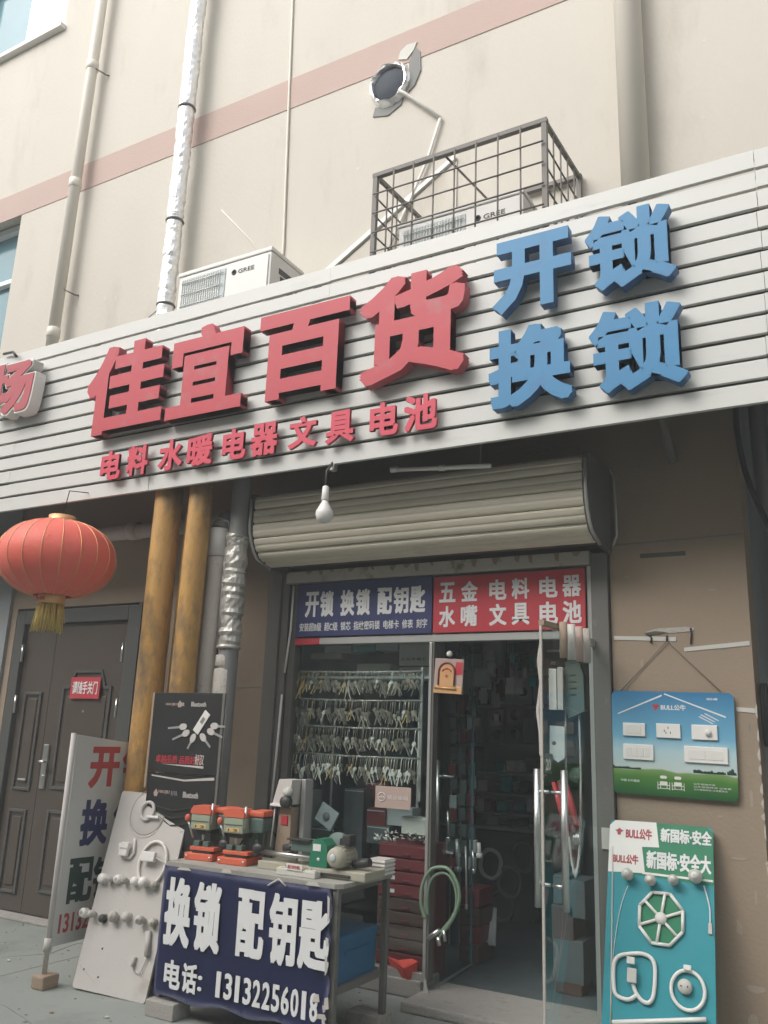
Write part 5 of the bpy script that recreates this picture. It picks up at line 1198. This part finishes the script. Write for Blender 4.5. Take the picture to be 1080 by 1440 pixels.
a, b = at(767, 1088, YH), at(777, 1060, YH); B().box(a.x, b.x, YH-.01, YH-.004, a.z, b.z, .001).build('tag', 'iron', t)
text('lettering', '20', a.x+.008, b.x-.008, a.z+.02, b.z-.03, YH-.012, .001, 'dwhite', t, .02, tf=Matrix.Translation(-t.location))
t = hang('oval_mirror', 'white-rimmed oval racket shape hanging behind the open glass door', 'racket', 810, 1090, YH+.08)
c = at(808, 1085, YH+.08)
B().tube([(c.x+.045*math.cos(k*math.pi/12), YH+.08, c.z+.17*math.sin(k*math.pi/12)) for k in range(25)], .007, 6, cap=False).build('rim', 'dwhite', t)
B().lathe([(.001, 0), (.043, .0), (.043, .004)], (0, 0, 0), 'Y', 20).build('face', 'steelgreen', t, local=True)
t.children[-1].scale = (1, 1, 3.8); t.children[-1].location = (c.x-t.location.x, .004, c.z-t.location.z)
t = hang('red_brush', 'bundle of long red packets hanging aslant behind the open glass door', 'packet', 795, 1140, YH-.02)
for k, (x0, y0, x1, y1, r_) in enumerate(((778, 1100, 800, 1172, .020), (786, 1098, 806, 1170, .024), (795, 1100, 812, 1162, .020), (784, 1112, 803, 1176, .016))):
    B().tube([at(x0, y0, YH-.02), at((x0+x1)/2, (y0+y1)/2, YH-.03), at(x1, y1, YH-.02)], [r_*.6, r_, r_*.8], 8).build('packet', 'redprint' if k % 2 == 0 else 'cabred', t)
for k in range(5): B().tube([at(805+k*2, 1172, YH-.02), at(803+k*3, 1188, YH-.02)], .004, 5).build('bristle_clip', 'chrome', t)
t = hang('steel_tube', 'slim ribbed steel tube standing behind the open glass door', 'tube', 794, 1170, YH)
B().tube([at(791, 1100, YH-.04), at(793, 1165, YH-.04)], .012, 8).build('tube', 'chrome', t)
# ------------------------------------------------------------------ inside the shop, seen through the doorway
t = thing('back_shelf', 'dim shelving unit against the far wall of the shop', 'shelf', (-3.1, 3.6, .05))
a, b = at(672, 1045, 3.4), at(770, 1045, 3.4)
for py in (945, 992, 1047, 1105, 1170): z = at(715, py, 3.4).z; B().box(a.x-.1, b.x+.3, 3.4, 3.8, z-.03, z).build('board', 'carton', t)
for x in (a.x-.12, b.x+.32): B().box(x-.02, x+.02, 3.4, 3.8, .052, at(700, 905, 3.4).z).build('side', 'carton', t)
IG = 'boxes on the dim back shelf of the shop'
labs = ['wide grey box on the top back shelf', 'dim box with a dark round opening on the back shelf', 'left dim box on the middle back shelf', 'left upper box with a printed jug on the back shelf', 'box with a printed pot on the back shelf', 'right pale box on the middle back shelf', 'small box under the left printed box on the back shelf', 'small box under the middle printed box on the back shelf', 'box high on the right of the back shelf']
for i, (x0, x1, y0, y1, m) in enumerate(((690, 720, 953, 990, 'carton'), (722, 748, 955, 990, 'carton'), (672, 688, 953, 990, 'darkgoods'), (688, 709, 998, 1021, 'pcarton'), (712, 736, 994, 1018, 'pcarton'), (737, 757, 1010, 1045, 'carton'), (688, 709, 1022, 1045, 'carton'), (712, 736, 1020, 1045, 'carton'), (750, 770, 955, 990, 'carton'))):
    bx_ = carton(x0, x1, y0, y1, 3.38, .3, m, labs[i]+' seen through the doorway', grp=IG)
    if i in (1, 3, 4, 6, 7):
        c = at((x0+x1)/2, (y0+y1)/2, 3.37); B().lathe([(.001, -.006), (.05, -.005), (.05, -.0005)], (c.x, 3.376, c.z), 'Y', 14).build('printed_pot', 'iron', bx_)
def goods(name, label, cat, lst, grp='goods stacked along the left inside wall of the shop'):
    t = thing(name, label, cat, at(lst[0][0], lst[0][1], lst[0][4]), group=grp)
    for (x0, y1, x1, y0, y, m, nm) in lst:
        a, b = at(x0, y1, y), at(x1, y0, y); B().box(a.x, b.x, y, y+.12, a.z, b.z, .004).build(nm, m, t)
    return t
goods('hanging_basin', 'pale basin and clear bag hanging high inside the doorway', 'basin', [(678, 935, 702, 903, 1.6, 'carton', 'bag'), (715, 918, 740, 903, 1.8, 'darkgoods', 'basin')])
goods('grey_box_stack', 'two grey cartons stacked high at the left inside the doorway', 'boxes', [(656, 965, 682, 940, 1.3, 'carton', 'carton'), (658, 937, 680, 918, 1.3, 'darkgoods', 'carton')])
t = thing('goods_column', 'tall rack of small dark hanging packets inside the doorway at the left', 'rack', at(645, 1060, .9))
random.seed(21)
for r_ in range(11):
    for c_ in range(3):
        px, py = 632+c_*13+random.uniform(-2, 2), 985+r_*22+random.uniform(-3, 3)
        a, b = at(px, py+17, .9), at(px+10, py, .9); B().box(a.x, b.x, .9, .93, a.z, b.z, .003).build('packet', random.choice(('darkgoods', 'carton', 'darkgoods', 'cabred', 'steelgreen', 'darkgoods')), t)
for c_ in range(3): a = at(637+c_*13, 985, .95); B().tube([(a.x, .95, 2.1), (a.x, .95, .1)], .006, 5).build('wire_rail', 'rod', t)
t = thing('side_shelf', 'dim side shelf packed with small boxes deep in the doorway below the back shelf', 'shelf', at(700, 1150, 2.3))
random.seed(33)
for r_ in range(7):
    y0 = 1060+r_*28; a, b = at(668, y0+25, 2.3), at(752, y0+25, 2.3)
    B().box(a.x, b.x, 2.3, 2.6, a.z-.012, a.z, .002).build('board', 'carton', t)
    x = 670
    while x < 746:
        w = random.uniform(7, 17); h = random.uniform(9, 21); p, q = at(x, y0+25, 2.32), at(x+w, y0+25-h, 2.32)
        if random.random() < .8: B().box(p.x, q.x-.004, 2.32, 2.5, p.z+.001, q.z, .003).build('small_box', random.choice(('carton', 'pcarton', 'darkgoods', 'cabred', 'steelgreen', 'tealbox', 'darkgoods', 'carton')), t)
        x += w+1
t = thing('packet_curtain', 'dense cluster of small hanging packets and tools high in the doorway', 'packets', at(680, 960, 1.0))
random.seed(61)
for k in range(60):
    px, py, yy = random.uniform(636, 752), random.uniform(906, 1010), random.uniform(1.2, 2.0)
    if px > 700 and py > 960: continue
    w, h = random.uniform(5, 13), random.uniform(10, 26); a, b = at(px, py+h, yy), at(px+w, py, yy)
    B().box(a.x, b.x, yy, yy+.02, a.z, b.z, .002).build('packet', random.choice(('carton', 'pcarton', 'dwhite', 'darkgoods', 'cabred', 'tealbox', 'carton', 'steelgreen')), t)
    if k % 4 == 0: B().tube([((a.x+b.x)/2, yy+.01, b.z), ((a.x+b.x)/2, yy+.01, 2.98)], .002, 4).build('hanging_string', 'rod', t)
t = thing('coil_goods', 'coils of pale cable hanging low inside the doorway', 'coils', at(700, 1200, 1.2))
for (px, py, m) in ((690, 1215, 'carton'), (716, 1240, 'steelgreen'), (735, 1205, 'darkgoods'), (706, 1275, 'darkgoods')):
    c = at(px, py, 1.9); B().tube([(c.x+.09*math.cos(k*math.pi/9), 1.9+.01*math.sin(k), c.z+.11*math.sin(k*math.pi/9)) for k in range(19)], .018, 6, cap=False).build('coil', m, t)
t = thing('corner_goods', 'dim boxes stacked behind the open glass door near the floor', 'boxes', at(800, 1300, .4))
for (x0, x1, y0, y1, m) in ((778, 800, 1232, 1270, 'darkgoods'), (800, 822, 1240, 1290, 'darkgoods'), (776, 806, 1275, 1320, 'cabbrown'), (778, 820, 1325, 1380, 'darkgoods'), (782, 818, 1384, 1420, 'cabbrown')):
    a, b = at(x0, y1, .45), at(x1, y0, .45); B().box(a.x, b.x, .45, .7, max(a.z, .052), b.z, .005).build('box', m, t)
TG2 = 'steel tools hanging inside the doorway'
for i, (x, y0, y1, r_, m, lab) in enumerate(((630, 1140, 1180, .012, 'chrome', 'silver tube hanging just inside the doorway'), (643, 1180, 1222, .016, 'alu', 'twisted clear pack hanging beside the doorway post'), (655, 1190, 1275, .007, 'alu', 'long thin steel rod with a knob hanging inside the doorway'), (665, 1195, 1225, .009, 'chrome', 'combination spanner hanging inside the doorway'), (673, 1185, 1203, .014, 'white', 'small white object hanging right of the spanner'))):
    t = thing('hanging_tool', lab, 'tool', at(x, y0, .5), group=TG2)
    B().tube([at(x, y0, .5), at(x+1, y1, .5)], r_, 8).build('shaft', m, t)
    p = at(x+1, y1, .5); B().lathe([(.001, -.02), (r_*1.6, -.012), (r_*1.6, .012), (.001, .02)], (p.x, .5, p.z), seg=10).build('head', m, t)
t = thing('bundled_pipes', 'bundle of pale plastic pipes leaning at the left inside the doorway', 'pipes', at(680, 1300, 1.0))
for k in range(6): B().tube([at(668+k*5.5, 1262+k*3, 1.0), at(671+k*4.6, 1330, .9)], .016, 8).build('pipe', 'carton', t)
t = thing('red_case_stack', 'stack of dull dark red plastic cases just inside the doorway beside the leaning pipes', 'cases', (at(664, 1350, .8).x, .8, .055))
for k in range(4):
    w = .15-.012*(k % 2); B().box(t.location.x-w/2, t.location.x+w/2, .75, 1.0, .055+k*.115, .165+k*.115, .01).build('case', 'cabred' if k % 2 else 'cabbrown', t)
    B().box(t.location.x-.03, t.location.x+.03, .742, .7495, .10+k*.115, .125+k*.115, .002).build('case_handle', 'iron', t)
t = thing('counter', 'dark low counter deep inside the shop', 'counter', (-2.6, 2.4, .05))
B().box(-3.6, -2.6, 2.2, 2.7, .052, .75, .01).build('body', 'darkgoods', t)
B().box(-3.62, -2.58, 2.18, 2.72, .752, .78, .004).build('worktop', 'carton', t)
t = thing('tool_scraper', 'white saw-like scraper leaning against the doorway post near the floor', 'tool', at(597, 1400, -.04))
P = [at(x, y, -.04) for x, y in ((597, 1374), (599, 1378), (606, 1408), (605, 1416), (598, 1415), (596, 1405))]
B().prism([(p.x, p.z) for p in P], -.05, -.04).build('blade', 'dwhite', t)
B().lathe([(.001, -.003), (.012, -.002), (.012, -.0003)], (at(600, 1405, -.04).x, -.05, at(600, 1405, -.04).z), 'Y', 10).build('hole', 'iron', t)
t = tag(B().box(at(846, 1170, -.04).x, at(858, 1170, -.04).x, -.045, -.037, at(850, 1194, -.04).z, at(850, 1164, -.04).z, .001).build('paper_scrap', 'pcarton'), 'torn pale paper scrap stuck on the right door jamb beside the lamp board', 'paper')

# ------------------------------------------------------------------ thin volume added to lift the blacks, standing in for lens veil
hz = B().box(-62, 62, -25.5, 10.5, -1.3, 14.5).build('haze', 'white'); hz['kind'] = 'stuff'
hm = bpy.data.materials.new('haze_veil'); hm.use_nodes = True; hn = hm.node_tree.nodes; hn.remove(hn['Principled BSDF'])
pv = hn.new('ShaderNodeVolumePrincipled'); pv.inputs['Color'].default_value = (.88, .93, .93, 1); pv.inputs['Density'].default_value = .012
hm.node_tree.links.new(pv.outputs[0], hn['Material Output'].inputs['Volume']); hz.data.materials.clear(); hz.data.materials.append(hm)
